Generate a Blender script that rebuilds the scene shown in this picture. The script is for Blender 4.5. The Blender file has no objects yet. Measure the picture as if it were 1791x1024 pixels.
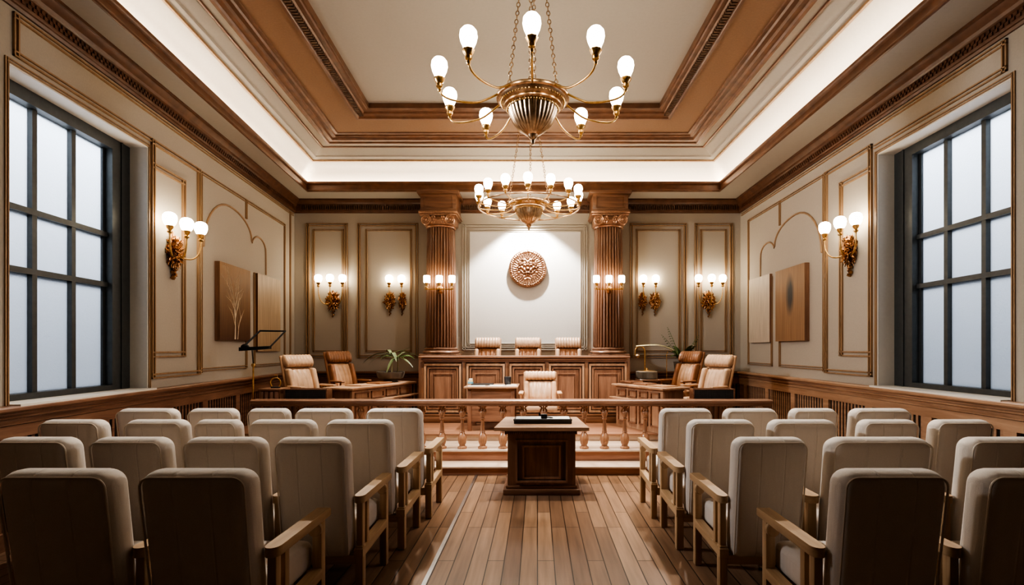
import bpy, bmesh, math, random
from mathutils import Vector, Matrix, noise
random.seed(7)
C = bpy.context.scene.collection
PI = math.pi
F = 900.0
def R(d): return math.radians(d)

# ------------------------------------------------------------------ mesh builder
class MB:
    def __init__(s): s.bm = bmesh.new()
    def add(s, vs, fs):
        bv = [s.bm.verts.new(v) for v in vs]
        for f in fs:
            try: s.bm.faces.new([bv[i] for i in f])
            except ValueError: pass
    def box(s, x0, x1, y0, y1, z0, z1, fn=None):
        vs = [(x, y, z) for x in (x0, x1) for y in (y0, y1) for z in (z0, z1)]
        if fn: vs = [fn(*v) for v in vs]
        s.add(vs, [(0,1,3,2),(4,6,7,5),(0,4,5,1),(2,3,7,6),(0,2,6,4),(1,5,7,3)])
        return s
    def rbox(s, x0, x1, y0, y1, z0, z1, r=.02, seg=3, fn=None):
        b = bmesh.new(); bmesh.ops.create_cube(b, size=1)
        for v in b.verts:
            v.co = Vector(((x0+x1)/2+v.co.x*(x1-x0), (y0+y1)/2+v.co.y*(y1-y0), (z0+z1)/2+v.co.z*(z1-z0)))
        r = min(r, .49*abs(x1-x0), .49*abs(y1-y0), .49*abs(z1-z0))
        bmesh.ops.bevel(b, geom=list(b.edges), offset=r, segments=seg, profile=.5, affect='EDGES')
        b.verts.index_update()
        s.add([fn(*v.co) if fn else v.co.copy() for v in b.verts], [[v.index for v in f.verts] for f in b.faces])
        b.free(); return s
    def prism(s, prof, ts, fn):
        """closed profile [(u,v)] swept over the list ts; fn(t,u,v) -> point"""
        n = len(prof); vs = []; fs = []
        for t in ts: vs += [fn(t, u, v) for u, v in prof]
        for k in range(len(ts)-1):
            for i in range(n):
                j = (i+1) % n
                fs.append((k*n+i, k*n+j, (k+1)*n+j, (k+1)*n+i))
        fs.append(tuple(range(n))); fs.append(tuple((len(ts)-1)*n+i for i in range(n)))
        s.add(vs, fs); return s
    def tube(s, pts, r, n=8, caps=True, closed=False):
        pts = [Vector(p) for p in pts]; m = len(pts)
        rs = r if isinstance(r, (list, tuple)) else [r]*m
        vs = []; fs = []; up = None
        for i, p in enumerate(pts):
            a = pts[(i-1) % m] if (closed or i > 0) else p
            b = pts[(i+1) % m] if (closed or i < m-1) else p
            t = (b-a).normalized()
            if up is None:
                up = Vector((0,0,1)) if abs(t.z) < .9 else Vector((1,0,0))
            u = up - t*up.dot(t)
            if u.length < 1e-6: u = Vector((1,0,0)) - t*t.x
            u.normalize(); up = u; w = t.cross(u)
            for k in range(n):
                c = 2*PI*k/n
                vs.append(p + u*(rs[i]*math.cos(c)) + w*(rs[i]*math.sin(c)))
        for i in range(m if closed else m-1):
            for k in range(n):
                j = (i+1) % m; l = (k+1) % n
                fs.append((i*n+k, i*n+l, j*n+l, j*n+k))
        if caps and not closed: fs += [tuple(range(n)), tuple((m-1)*n+k for k in range(n))]
        s.add(vs, fs); return s
    def lathe(s, prof, n=24, c=(0,0,0), mod=None):
        vs = []; fs = []; m = len(prof)
        for i, (r, z) in enumerate(prof):
            for k in range(n):
                a = 2*PI*k/n
                q = r*(mod(i, a) if mod else 1)
                vs.append((c[0]+q*math.cos(a), c[1]+q*math.sin(a), c[2]+z))
        for i in range(m-1):
            for k in range(n):
                l = (k+1) % n
                fs.append((i*n+k, i*n+l, (i+1)*n+l, (i+1)*n+k))
        fs += [tuple(range(n)), tuple((m-1)*n+k for k in range(n))]
        s.add(vs, fs); return s
    def blob(s, c, rx, ry, rz, n=24, m=14, amp=0, freq=3, seed=0):
        vs = []; fs = []
        for i in range(m+1):
            th = PI*i/m
            for k in range(n):
                a = 2*PI*k/n
                d = Vector((math.sin(th)*math.cos(a), math.sin(th)*math.sin(a), math.cos(th)))
                q = 1 + amp*(abs(noise.noise(d*freq+Vector((seed,seed*.7,0))))*2-.5) if amp else 1
                vs.append((c[0]+d.x*rx*q, c[1]+d.y*ry*q, c[2]+d.z*rz*q))
        for i in range(m):
            for k in range(n):
                l = (k+1) % n
                fs.append((i*n+k, (i+1)*n+k, (i+1)*n+l, i*n+l))
        s.add(vs, fs); return s
    def map(s, fn):
        for v in s.bm.verts: v.co = fn(v.co)
        return s
    def build(s, name, m, parent=None, world=False, smooth=35, keepn=False):
        if not keepn:
            bmesh.ops.remove_doubles(s.bm, verts=s.bm.verts, dist=1e-5)
            bmesh.ops.recalc_face_normals(s.bm, faces=s.bm.faces)
        if world:
            off = Vector((0,0,0)); p = parent
            while p is not None: off += p.location; p = p.parent
            for v in s.bm.verts: v.co -= off
        me = bpy.data.meshes.new(name); s.bm.to_mesh(me); s.bm.free()
        me.materials.append(m)
        if smooth:
            me.polygons.foreach_set('use_smooth', [True]*len(me.polygons))
            me.set_sharp_from_angle(angle=R(smooth))
        o = bpy.data.objects.new(name, me); C.objects.link(o); o.parent = parent
        return o

def tag(o, label, cat, group=None):
    o['label'] = label; o['category'] = cat
    if group: o['group'] = group
    o['kind'] = 'thing'
    return o
def thing(name, label, cat, loc=(0,0,0), rz=0, group=None):
    o = bpy.data.objects.new(name, None); C.objects.link(o)
    o.location = loc; o.rotation_euler = (0,0,rz); o.empty_display_size = .1
    return tag(o, label, cat, group)
def struct(o): o['kind'] = 'structure'; return o
def copy_tree(o, parent=None):
    c = o.copy(); C.objects.link(c); c.parent = parent
    for ch in list(o.children): copy_tree(ch, c)
    return c

# ------------------------------------------------------------------ materials
def newmat(name):
    m = bpy.data.materials.new(name); m.use_nodes = True
    nt = m.node_tree; b = nt.nodes['Principled BSDF']
    return m, nt, b
def link(nt, a, b): nt.links.new(a, b)
def coords(nt, scale):
    tc = nt.nodes.new('ShaderNodeTexCoord'); mp = nt.nodes.new('ShaderNodeMapping')
    mp.inputs['Scale'].default_value = scale
    link(nt, tc.outputs['Object'], mp.inputs['Vector']); return mp
def bump(nt, b, fac, strength, dist=.01):
    bp = nt.nodes.new('ShaderNodeBump'); bp.inputs['Strength'].default_value = strength; bp.inputs['Distance'].default_value = dist
    link(nt, fac, bp.inputs['Height']); link(nt, bp.outputs['Normal'], b.inputs['Normal'])
def ramp(nt, fac, stops):
    r = nt.nodes.new('ShaderNodeValToRGB'); e = r.color_ramp.elements
    e[0].position, e[0].color = stops[0][0], (*stops[0][1], 1)
    e[1].position, e[1].color = stops[-1][0], (*stops[-1][1], 1)
    for p, c in stops[1:-1]:
        q = e.new(p); q.color = (*c, 1)
    link(nt, fac, r.inputs['Fac']); return r
def wood(name, dark, light, axis='z', rough=.38, sc=16):
    m, nt, b = newmat(name)
    s = {'x': (1.2, sc, sc), 'y': (sc, 1.2, sc), 'z': (sc, sc, 1.2)}[axis]
    mp = coords(nt, s)
    n = nt.nodes.new('ShaderNodeTexNoise'); n.inputs['Scale'].default_value = 1.0; n.inputs['Detail'].default_value = 7; n.inputs['Roughness'].default_value = .62; n.inputs['Distortion'].default_value = .6
    link(nt, mp.outputs[0], n.inputs['Vector'])
    mid = tuple((a+c)/2 for a, c in zip(dark, light))
    r = ramp(nt, n.outputs['Fac'], [(.3, dark), (.5, mid), (.72, light)])
    link(nt, r.outputs[0], b.inputs['Base Color']); b.inputs['Roughness'].default_value = rough
    bump(nt, b, n.outputs['Fac'], .12, .004)
    return m
def plain(name, col, rough=.5, metal=0, var=.12, vs=14, bmp=.05, emit=None, es=0):
    m, nt, b = newmat(name)
    mp = coords(nt, (vs, vs, vs)); n = nt.nodes.new('ShaderNodeTexNoise'); n.inputs['Scale'].default_value = 1; n.inputs['Detail'].default_value = 4
    link(nt, mp.outputs[0], n.inputs['Vector'])
    r = ramp(nt, n.outputs['Fac'], [(.3, tuple(c*(1-var) for c in col)), (.7, tuple(min(1, c*(1+var)) for c in col))])
    link(nt, r.outputs[0], b.inputs['Base Color'])
    b.inputs['Roughness'].default_value = rough; b.inputs['Metallic'].default_value = metal
    if bmp: bump(nt, b, n.outputs['Fac'], bmp, .01)
    if emit:
        b.inputs['Emission Color'].default_value = (*emit, 1); b.inputs['Emission Strength'].default_value = es
    return m
M = {}
M['paint'] = plain('wall_paint', (.48,.43,.362), .8, var=.03, vs=60, bmp=.05)
M['plaster'] = plain('white_plaster', (.70,.68,.65), .85, var=.02, vs=50, bmp=.05)
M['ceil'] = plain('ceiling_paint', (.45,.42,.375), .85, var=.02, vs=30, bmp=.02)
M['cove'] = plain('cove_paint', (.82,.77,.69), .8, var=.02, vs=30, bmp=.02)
M['band'] = plain('ceiling_brown_band', (.25,.14,.08), .6, var=.06, vs=40, bmp=.04)
D0, D1 = (.12,.056,.032), (.29,.15,.085)
for ax in 'xyz': M['dark_'+ax] = wood('dark_walnut_'+ax, D0, D1, ax, .36)
for ax in 'xyz': M['mid_'+ax] = wood('mid_walnut_'+ax, (.17,.082,.05), (.37,.205,.13), ax, .33)
for ax in 'xyz': M['oak_'+ax] = wood('oak_'+ax, (.36,.225,.12), (.56,.39,.235), ax, .42)
for ax in 'xyz': M['table_'+ax] = wood('table_walnut_'+ax, (.33,.185,.11), (.54,.345,.225), ax, .36)
M['mould'] = plain('ceiling_moulding_wood', (.165,.078,.043), .34, var=.22, vs=7, bmp=.03)
M['crown'] = plain('crown_moulding_wood', (.135,.062,.034), .36, var=.25, vs=7, bmp=.03)
M['grille'] = wood('grille_wood', (.06,.03,.018), (.16,.085,.045), 'z', .5)
M['trimline'] = wood('trim_wood', (.30,.18,.10), (.46,.30,.175), 'z', .45)
M['backing'] = plain('dark_backing', (.02,.014,.01), .8)
M['brass'] = plain('aged_brass', (.62,.40,.18), .28, 1, var=.2, vs=30)
M['bronze'] = plain('dark_bronze', (.50,.345,.225), .30, 1, var=.25, vs=25)
M['copper'] = plain('rose_bronze', (.40,.235,.155), .36, 1, var=.12, vs=25, bmp=.08)
M['gilt'] = plain('gilded_carving', (.42,.23,.12), .27, 1, var=.45, vs=55, bmp=.5)
M['capital'] = plain('capital_carved_wood', (.50,.29,.19), .3, .6, var=.25, vs=30, bmp=.1)
M['column'] = wood('column_wood', (.17,.085,.052), (.34,.19,.12), 'z', .3)
M['frame'] = plain('dark_steel', (.075,.08,.08), .42, .3, var=.1, vs=20)
M['black'] = plain('black_plastic', (.018,.018,.019), .4, 0)
M['blackmetal'] = plain('black_metal', (.018,.018,.018), .38, .6)
M['paper'] = plain('paper', (.78,.76,.72), .8, var=.03)
M['silver'] = plain('steel_strip', (.5,.5,.5), .3, 1, var=.05)
M['cup'] = plain('charcoal_ceramic', (.03,.03,.035), .35)
M['leather'] = plain('tan_leather', (.50,.30,.18), .4, var=.14, vs=9, bmp=.06)
M['leather_l'] = plain('pale_tan_leather', (.54,.36,.24), .4, var=.12, vs=9, bmp=.06)
M['leather_d'] = plain('brown_leather', (.26,.115,.055), .36, var=.2, vs=9, bmp=.06)
M['leaf'] = plain('palm_leaf', (.13,.17,.075), .45, var=.35, vs=18)
M['leaf_d'] = plain('fern_leaf', (.10,.16,.05), .45, var=.35, vs=18)
M['stem'] = plain('plant_stem', (.30,.25,.13), .6, var=.2)
M['planter'] = plain('dark_stone', (.13,.105,.08), .5, var=.2)
M['soil'] = plain('soil', (.03,.02,.012), .9)
M['tread'] = wood('pale_tread', (.46,.34,.25), (.66,.53,.43), 'x', .28)
M['riser'] = wood('riser_wood', (.27,.125,.075), (.46,.24,.155), 'x', .35)
def globe_mat(name, col, s):
    m, nt, b = newmat(name)
    mp = coords(nt, (30,30,30)); n = nt.nodes.new('ShaderNodeTexNoise'); link(nt, mp.outputs[0], n.inputs['Vector']); n.inputs['Scale'].default_value = 1
    r = ramp(nt, n.outputs['Fac'], [(.3, tuple(c*.93 for c in col)), (.7, col)])
    b.inputs['Base Color'].default_value = (.9,.88,.82,1); b.inputs['Roughness'].default_value = .3
    link(nt, r.outputs[0], b.inputs['Emission Color']); b.inputs['Emission Strength'].default_value = s
    return m
M['globe'] = globe_mat('lit_opal_glass', (1,.87,.66), 12)
M['globe_w'] = globe_mat('lit_opal_glass_sconce', (1,.85,.62), 13)
M['led'] = globe_mat('cove_led', (1,.90,.74), 26)
# upholstery with sewn vertical seams and soft creases
def fabric():
    m, nt, b = newmat('cream_upholstery')
    tc = nt.nodes.new('ShaderNodeTexCoord'); sp = nt.nodes.new('ShaderNodeSeparateXYZ'); link(nt, tc.outputs['Object'], sp.inputs[0])
    def mth(op, a, v=None):
        q = nt.nodes.new('ShaderNodeMath'); q.operation = op
        link(nt, a, q.inputs[0])
        if v is not None: q.inputs[1].default_value = v
        return q.outputs[0]
    x = mth('ADD', sp.outputs[0], .25+8.0); x = mth('DIVIDE', x, .1667); x = mth('FRACT', x); x = mth('SUBTRACT', x, .5); x = mth('ABSOLUTE', x)
    x = mth('SUBTRACT', x, .455); x = mth('MULTIPLY', x, 22); x = mth('MAXIMUM', x, 0)
    mp = nt.nodes.new('ShaderNodeMapping'); mp.inputs['Scale'].default_value = (9, 9, 2.2); link(nt, tc.outputs['Object'], mp.inputs[0])
    n = nt.nodes.new('ShaderNodeTexNoise'); n.inputs['Scale'].default_value = 1; n.inputs['Detail'].default_value = 2; link(nt, mp.outputs[0], n.inputs['Vector'])
    mp2 = nt.nodes.new('ShaderNodeMapping'); mp2.inputs['Scale'].default_value = (420,420,420); link(nt, tc.outputs['Object'], mp2.inputs[0])
    n2 = nt.nodes.new('ShaderNodeTexNoise'); n2.inputs['Scale'].default_value = 1; link(nt, mp2.outputs[0], n2.inputs['Vector'])
    h = nt.nodes.new('ShaderNodeMath'); h.operation = 'MULTIPLY_ADD'; link(nt, x, h.inputs[0]); h.inputs[1].default_value = -.35; link(nt, n.outputs['Fac'], h.inputs[2])
    h2 = nt.nodes.new('ShaderNodeMath'); h2.operation = 'MULTIPLY_ADD'; link(nt, n2.outputs['Fac'], h2.inputs[0]); h2.inputs[1].default_value = .06; link(nt, h.outputs[0], h2.inputs[2])
    r = ramp(nt, n2.outputs['Fac'], [(.3, (.61,.54,.475)), (.7, (.71,.64,.57))])
    link(nt, r.outputs[0], b.inputs['Base Color']); b.inputs['Roughness'].default_value = .75
    b.inputs['Sheen Weight'].default_value = .25
    bump(nt, b, h2.outputs[0], .5, .02)
    return m
M['fabric'] = fabric()
M['piping'] = plain('cream_piping', (.68,.60,.51), .6, var=.05)
def floor_mat():
    m, nt, b = newmat('plank_floor')
    tc = nt.nodes.new('ShaderNodeTexCoord'); mp = nt.nodes.new('ShaderNodeMapping'); mp.inputs['Rotation'].default_value = (0,0,R(90))
    link(nt, tc.outputs['Object'], mp.inputs[0])
    br = nt.nodes.new('ShaderNodeTexBrick'); br.offset = .37; br.offset_frequency = 3
    br.inputs['Scale'].default_value = 1; br.inputs['Brick Width'].default_value = 1.15; br.inputs['Row Height'].default_value = .125
    br.inputs['Mortar Size'].default_value = .0045; br.inputs['Mortar Smooth'].default_value = .25; br.inputs['Bias'].default_value = 0
    br.inputs['Color1'].default_value = (.17,.10,.062,1); br.inputs['Color2'].default_value = (.32,.205,.132,1); br.inputs['Mortar'].default_value = (.035,.018,.01,1)
    link(nt, mp.outputs[0], br.inputs['Vector'])
    mp2 = nt.nodes.new('ShaderNodeMapping'); mp2.inputs['Scale'].default_value = (26, 1.6, 1); link(nt, tc.outputs['Object'], mp2.inputs[0])
    n = nt.nodes.new('ShaderNodeTexNoise'); n.inputs['Scale'].default_value = 1; n.inputs['Detail'].default_value = 6; link(nt, mp2.outputs[0], n.inputs['Vector'])
    r = ramp(nt, n.outputs['Fac'], [(.3, (.72,.70,.68)), (.7, (1.15,1.12,1.1))])
    mx = nt.nodes.new('ShaderNodeMix'); mx.data_type = 'RGBA'; mx.blend_type = 'MULTIPLY'; mx.inputs['Factor'].default_value = 1
    link(nt, br.outputs['Color'], mx.inputs['A']); link(nt, r.outputs[0], mx.inputs['B'])
    link(nt, mx.outputs['Result'], b.inputs['Base Color']); b.inputs['Roughness'].default_value = .33
    inv = nt.nodes.new('ShaderNodeMath'); inv.operation = 'SUBTRACT'; inv.inputs[0].default_value = 1; link(nt, br.outputs['Fac'], inv.inputs[1])
    bump(nt, b, inv.outputs[0], .5, .004)
    return m
M['floor'] = floor_mat()
def frosted():
    m, nt, b = newmat('frosted_glass'); nt.nodes.remove(b)
    out = nt.nodes['Material Output']
    tr = nt.nodes.new('ShaderNodeBsdfTranslucent'); tr.inputs[0].default_value = (.86,.88,.91,1)
    gl = nt.nodes.new('ShaderNodeBsdfGlossy'); gl.inputs['Roughness'].default_value = .35; gl.inputs[0].default_value = (.8,.85,.9,1)
    mx = nt.nodes.new('ShaderNodeMixShader'); mx.inputs[0].default_value = .05
    mp = coords(nt, (70,70,70)); n = nt.nodes.new('ShaderNodeTexNoise'); n.inputs['Scale'].default_value = 1; n.inputs['Detail'].default_value = 3; link(nt, mp.outputs[0], n.inputs['Vector'])
    bp = nt.nodes.new('ShaderNodeBump'); bp.inputs['Strength'].default_value = .5; bp.inputs['Distance'].default_value = .01
    link(nt, n.outputs['Fac'], bp.inputs['Height']); link(nt, bp.outputs[0], tr.inputs['Normal']); link(nt, bp.outputs[0], gl.inputs['Normal'])
    link(nt, tr.outputs[0], mx.inputs[1]); link(nt, gl.outputs[0], mx.inputs[2]); link(nt, mx.outputs[0], out.inputs[0])
    return m
M['frost'] = frosted()

# ------------------------------------------------------------------ wall frames: (along, off, z) -> world
def LW(a, off, z): return (-3.784-.112*a+off, a, z)
def RW(a, off, z): return (4.14-off, a, z)
def BW(a, off, z): return (a, 10.5-off, z)
Y0, YB = -1.6, 10.5
CEIL = 5.50

def wall_with_opening(name, W, op):
    a0, a1, z0, z1 = op
    m = MB()
    m.box(Y0, a0, -.42, 0, 0, CEIL+.2, W); m.box(a1, YB+.42, -.42, 0, 0, CEIL+.2, W)
    m.box(a0, a1, -.42, 0, 0, z0, W); m.box(a0, a1, -.42, 0, z1, CEIL+.2, W)
    return struct(m.build(name, M['paint'], smooth=0))
LOP = (4.13, 5.87, 1.12, 3.90)
ROP = (4.49, 6.27, 1.12, 3.97)
wall_with_opening('wall_left', LW, LOP)
wall_with_opening('wall_right', RW, ROP)
struct(MB().box(-5.5, 4.7, 10.5, 10.8, 0, CEIL+.2).build('wall_back', M['paint'], smooth=0))
struct(MB().box(-5.5, 4.7, Y0-.3, Y0, 0, CEIL+.2).build('wall_front', plain('front_wall_paint', (.20,.19,.175), .85), smooth=0))
struct(MB().box(-5.6, 4.8, Y0-.3, 10.8, -.2, 0).build('floor', M['floor'], smooth=0))
struct(MB().box(-.785, -.755, Y0, 6.5, 0, .004).build('trim_1', M['silver'], smooth=0))

# steps and platforms
m = MB(); m.box(-4.62, 4.14, 6.5, 10.5, 0.0, .085); struct(m.build('floor_step', M['riser'], smooth=0))
struct(MB().rbox(-4.6, 4.14, 6.47, 6.82, .085, .112, .008, 2).build('floor_step_tread', M['tread']))
struct(MB().box(-4.62, 4.14, 6.83, 10.5, .085, .23).build('floor_platform', M['riser'], smooth=0))
struct(MB().rbox(-4.6, 4.14, 6.8, 7.5, .23, .255, .008, 2).build('floor_platform_tread', M['tread']))
m = MB(); m.box(-4.68, 4.14, 7.5, 10.5, .23, .335); struct(m.build('floor_upper_platform', M['tread'], smooth=0))
struct(MB().rbox(-4.68, 4.14, 7.47, 10.5, .335, .36, .008, 2).build('floor_upper_boards', M['mid_x']))
PZ = .36
struct(MB().box(-1.8, 1.4, 9.12, 9.88, PZ, .66).build('floor_dais', M['mid_x'], smooth=0))

# ------------------------------------------------------------------ ceiling rings
def ring(d, z):
    """U-shaped ring at inset d from the fascia: back-left, back-right, and front ends"""
    yb = 9.92-d; t = max(0, min(1, d/1.75))
    tl = -.1056+(.0586*t); tr = -.0111-.011*t
    xl = -4.44+d*1.005; xr = 3.516-d*(.95 if d < .6 else .95-.05*(d-.6)/1.15)
    return [(xl+tl*(Y0-yb), Y0, z), (xl, yb, z), (xr, yb, z), (xr+tr*(Y0-yb), Y0, z)]
def strips(name, prof, mat_, smooth=30):
    m = MB(); rs = [ring(d, z) for d, z in prof]
    vs = [p for r in rs for p in r]; fs = []
    for i in range(len(rs)-1):
        for k in range(3): fs.append((i*4+k, i*4+k+1, i*4+4+k+1, i*4+4+k))
    m.add(vs, fs)
    o = m.build(name, mat_, smooth=smooth); return struct(o)
m = MB()
outer = [(-3.55,Y0,4.62),(-5.02,10.55,4.62),(4.2,10.55,4.62),(4.2,Y0,4.62)]
inner = ring(0, 4.62)
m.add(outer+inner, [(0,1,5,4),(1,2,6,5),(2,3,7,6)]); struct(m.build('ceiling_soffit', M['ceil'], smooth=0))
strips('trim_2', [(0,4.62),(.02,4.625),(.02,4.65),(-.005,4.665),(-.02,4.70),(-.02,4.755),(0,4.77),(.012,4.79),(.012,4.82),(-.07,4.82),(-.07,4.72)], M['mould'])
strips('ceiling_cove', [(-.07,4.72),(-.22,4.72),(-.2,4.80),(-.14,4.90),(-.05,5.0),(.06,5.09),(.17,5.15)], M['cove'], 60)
strips('trim_3', [(.17,5.15),(.175,5.135),(.205,5.14),(.21,5.165)], M['trimline'])
strips('ceiling_band', [(.21,5.165),(.29,5.19),(.30,5.21),(.485,5.30)], M['ceil'], 20)
strips('trim_4', [(.485,5.30),(.487,5.28),(.515,5.28),(.52,5.30)], M['mould'])
strips('ceiling_band_inner', [(.52,5.30),(.66,5.305)], M['ceil'])
strips('trim_5', [(.66,5.305),(.66,5.27),(.71,5.27),(.73,5.29),(.80,5.295),(.82,5.325),(.88,5.33),(.90,5.35),(.95,5.352),(.96,5.37)], M['mould'])
strips('ceiling_brown_band', [(.96,5.37),(1.46,5.385)], M['band'])
strips('trim_6', [(1.46,5.385),(1.46,5.36),(1.5,5.36),(1.53,5.385),(1.62,5.39),(1.64,5.41),(1.70,5.41),(1.72,5.42),(1.75,5.42),(1.75,5.52)], M['mould'])
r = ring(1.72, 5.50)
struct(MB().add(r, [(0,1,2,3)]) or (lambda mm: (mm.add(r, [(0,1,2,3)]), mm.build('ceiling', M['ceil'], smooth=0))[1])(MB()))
struct(MB().box(-5.6, 4.8, Y0-.3, 10.8, CEIL+.1, CEIL+.3).build('ceiling_slab', M['ceil'], smooth=0))
# carved bead rows on the inner moulding
m = MB(); a, b_, c_, d_ = ring(1.58, 5.40)
for p, q in ((a, b_), (d_, c_)):
    p, q = Vector(p), Vector(q); n = int((q-p).length/.05)
    for i in range(n):
        w = p+(q-p)*((i+.5)/n); m.box(w.x-.035, w.x+.035, w.y-.014, w.y+.014, 5.355, 5.40)
struct(m.build('trim_7', M['grille'], smooth=0))
# cove LED strips lying in the trough
m = MB(); a, b_, c_, d_ = ring(-.145, 4.735)
a = Vector(b_)+(Vector(a)-Vector(b_))*.54; d_ = Vector(c_)+(Vector(d_)-Vector(c_))*.54
m.tube([a, b_, c_, d_], .022, 6); struct(m.build('ceiling_cove_strip', M['led']))

# crown mouldings
CP = [(0,4.36),(.02,4.36),(.03,4.385),(.045,4.39),(.05,4.41),(.05,4.485),(.075,4.50),(.085,4.53),(.12,4.56),(.135,4.585),(.15,4.59),(.15,4.625),(0,4.625)]
for i, W in ((8, LW), (9, RW)):
    m = MB(); m.prism(CP, [Y0, YB], lambda t, u, v: W(t, u, v))
    k = 0; y = 1.0
    while y < 10.3:
        m.box(y, y+.024, .05, .062, 4.415+.035*(k % 2), 4.445+.035*(k % 2), W); y += .027; k += 1
    struct(m.build('trim_%d' % i, M['crown'], smooth=25))
m = MB(); m.prism([(u*1.0, v) for u, v in CP], [-5.1, 4.2], lambda t, u, v: BW(t, u, v)); struct(m.build('trim_10', M['crown'], smooth=25))
m = MB(); x = -4.8
while x < 4.05:
    m.box(x, x+.022, .05, .085, 4.42, 4.52, BW); x += .045
struct(m.build('trim_11', M['grille'], smooth=0))

# panel mouldings on the walls
def strip(m, W, a0, a1, z0, z1, w=.045, d=.022):
    """one straight moulding of two thin ridges; either horizontal (z0==z1) or vertical (a0==a1)"""
    h = w/2; b = max(.011, w*.26)
    for s0 in (-h, h-b):
        if z0 == z1: m.box(a0-h, a1+h, 0, d, z0+s0, z0+s0+b, W)
        else: m.box(a0+s0, a0+s0+b, 0, d, z0-h, z1+h, W)
def rect(m, W, a0, a1, z0, z1, w=.045, d=.022, sides='lrtb'):
    if 'l' in sides: strip(m, W, a0, a0, z0, z1, w, d)
    if 'r' in sides: strip(m, W, a1, a1, z0, z1, w, d)
    if 't' in sides: strip(m, W, a0, a1, z1, z1, w, d)
    if 'b' in sides: strip(m, W, a0, a1, z0, z0, w, d)
def curve_strip(m, W, pts, w=.04, d=.02):
    q = []
    m.tube([W(a, d*.3, z) for a, z in pts], w*.38, 8)
def side_panels(name, W, s, op):
    """s: shift along the wall of the panel group (right wall sits a little deeper)"""
    m = MB()
    pa0, pa1, pc1 = (5.94, 6.97, 9.95) if W is LW else (6.38, 7.42, 10.07)
    pb1 = 8.32 if W is LW else 8.77
    zt = 3.99 if W is LW else 4.10
    rect(m, W, pa0, pa1-.06, 1.28, zt, .06, .028)
    rect(m, W, pa0+.02, pa0+.62, 1.53, zt-.27, .07, .024, 'rtb')
    strip(m, W, pa1, pa1, 1.29, zt); strip(m, W, pa1, pb1, zt, zt); strip(m, W, pb1, pb1, 3.72, zt)
    strip(m, W, pa1, pb1, 1.31, 1.31); strip(m, W, pb1, pb1, 1.31, 1.72)
    strip(m, W, pb1+.05, pc1, zt, zt); strip(m, W, pc1, pc1, 1.31, zt); strip(m, W, pb1+.3, pc1, 1.31, 1.31); strip(m, W, pb1+.3, pb1+.3, 1.31, 2.85)
    strip(m, W, pc1+.3, pc1+.3, 1.2, 4.3, .05, .02) if W is LW else None
    # big arch and little arch
    c0 = pa1+.07; c1 = pb1+.2; mid = (c0+c1)/2
    pts = [(c0-.02, 3.0)]
    for k in range(19):
        t = PI*k/18
        pts.append((mid-(c1-c0)/2*math.cos(t), (3.0 if k < 9 else 3.38)+((.75 if k < 9 else .37))*math.sin(t)))
    m2 = (c1+.12)
    for k in range(1, 12):
        t = PI*k/11
        pts.append((c1+.28-.28*math.cos(t), 3.30+.2*math.sin(t)))
    pts.append((c1+.57, 2.9))
    curve_strip(m, W, pts)
    # long panel over the window and window casing
    a0, a1, z0, z1 = op
    strip(m, W, a0+.06, 10.4, 4.31, 4.31, .05, .02); strip(m, W, a0+.06, a0+.06, z1+.10, 4.31, .05, .02); strip(m, W, a0+.06, a1+.02, z1+.10, z1+.10, .05, .02)
    strip(m, W, a0-.02, a0-.02, 1.16, z1+.02, .035, .012); strip(m, W, a1+.02, a1+.02, 1.16, z1+.02, .035, .012); strip(m, W, a0, a1, z1+.02, z1+.02, .035, .012)
    struct(m.build(name, M['trimline'], smooth=25))
side_panels('trim_12', LW, 0, LOP)
side_panels('trim_13', RW, .44, ROP)
def bx(p): return (p-940)/F*10.5
def bz(p): return 1.6+(610-p)/F*10.5
m = MB()
for (x0, x1, i0, i1) in ((539,606,549,600),(628,729,641,719),(1104,1198,1114,1188),(1217,1278.5,1226,1269)):
    rect(m, BW, bx(x0), bx(x1), bz(624), bz(393.5), .06, .03); rect(m, BW, bx(i0), bx(i1), bz(615), bz(403), .04, .02)
struct(m.build('trim_14', M['trimline'], smooth=0))
m = MB(); rect(m, BW, bx(812), bx(1024), bz(610), bz(395), .07, .035); rect(m, BW, bx(820), bx(1017), bz(603), bz(404), .045, .025)
struct(m.build('trim_15', M['paint'], smooth=0))
struct(MB().box(bx(822), bx(1015), 0, .012, bz(602), bz(405), BW).build('wall_centre_panel', M['plaster'], smooth=0))

# chair rail and slatted wainscot
RP = [(0,.96),(.02,.96),(.022,.98),(.045,.985),(.045,.995),(.028,1.01),(.028,1.03),(.065,1.04),(.07,1.055),(.05,1.066),(.05,1.082),(.095,1.092),(.105,1.105),(.105,1.125),(.095,1.14),(0,1.14)]
def wainscot(name, W, a0, a1, mat_, pitch=1.0, first=0.0):
    m = MB(); m.box(a0, a1, 0, .008, 0, .98, W); struct(m.build('wall_backing', M['backing'], smooth=0))
    m = MB(); m.prism(RP, [a0, a1], lambda t, u, v: W(t, u, v))
    m.box(a0, a1, .006, .05, 0, .14, W); m.box(a0, a1, .006, .04, .88, .98, W)
    a = a0+first
    while a < a1:
        e = min(a+.13, a1)
        m.box(a, e, .006, .042, .14, .88, W)
        s = a+.13+.02
        while s < min(a+pitch, a1)-.03:
            m.box(s, s+.034, .006, .018, .14, .88, W); s += .072
        a += pitch
    return struct(m.build(name, mat_, smooth=25))
wainscot('trim_16', LW, Y0, YB, M['mid_y'], .95)
wainscot('trim_17', RW, Y0, YB, M['table_y'], .95, .3)  # lighter wood than the left side: daylight on this wall put into the colour
wainscot('trim_18', BW, -4.95, 4.14, M['dark_x'], 1.1)
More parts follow.
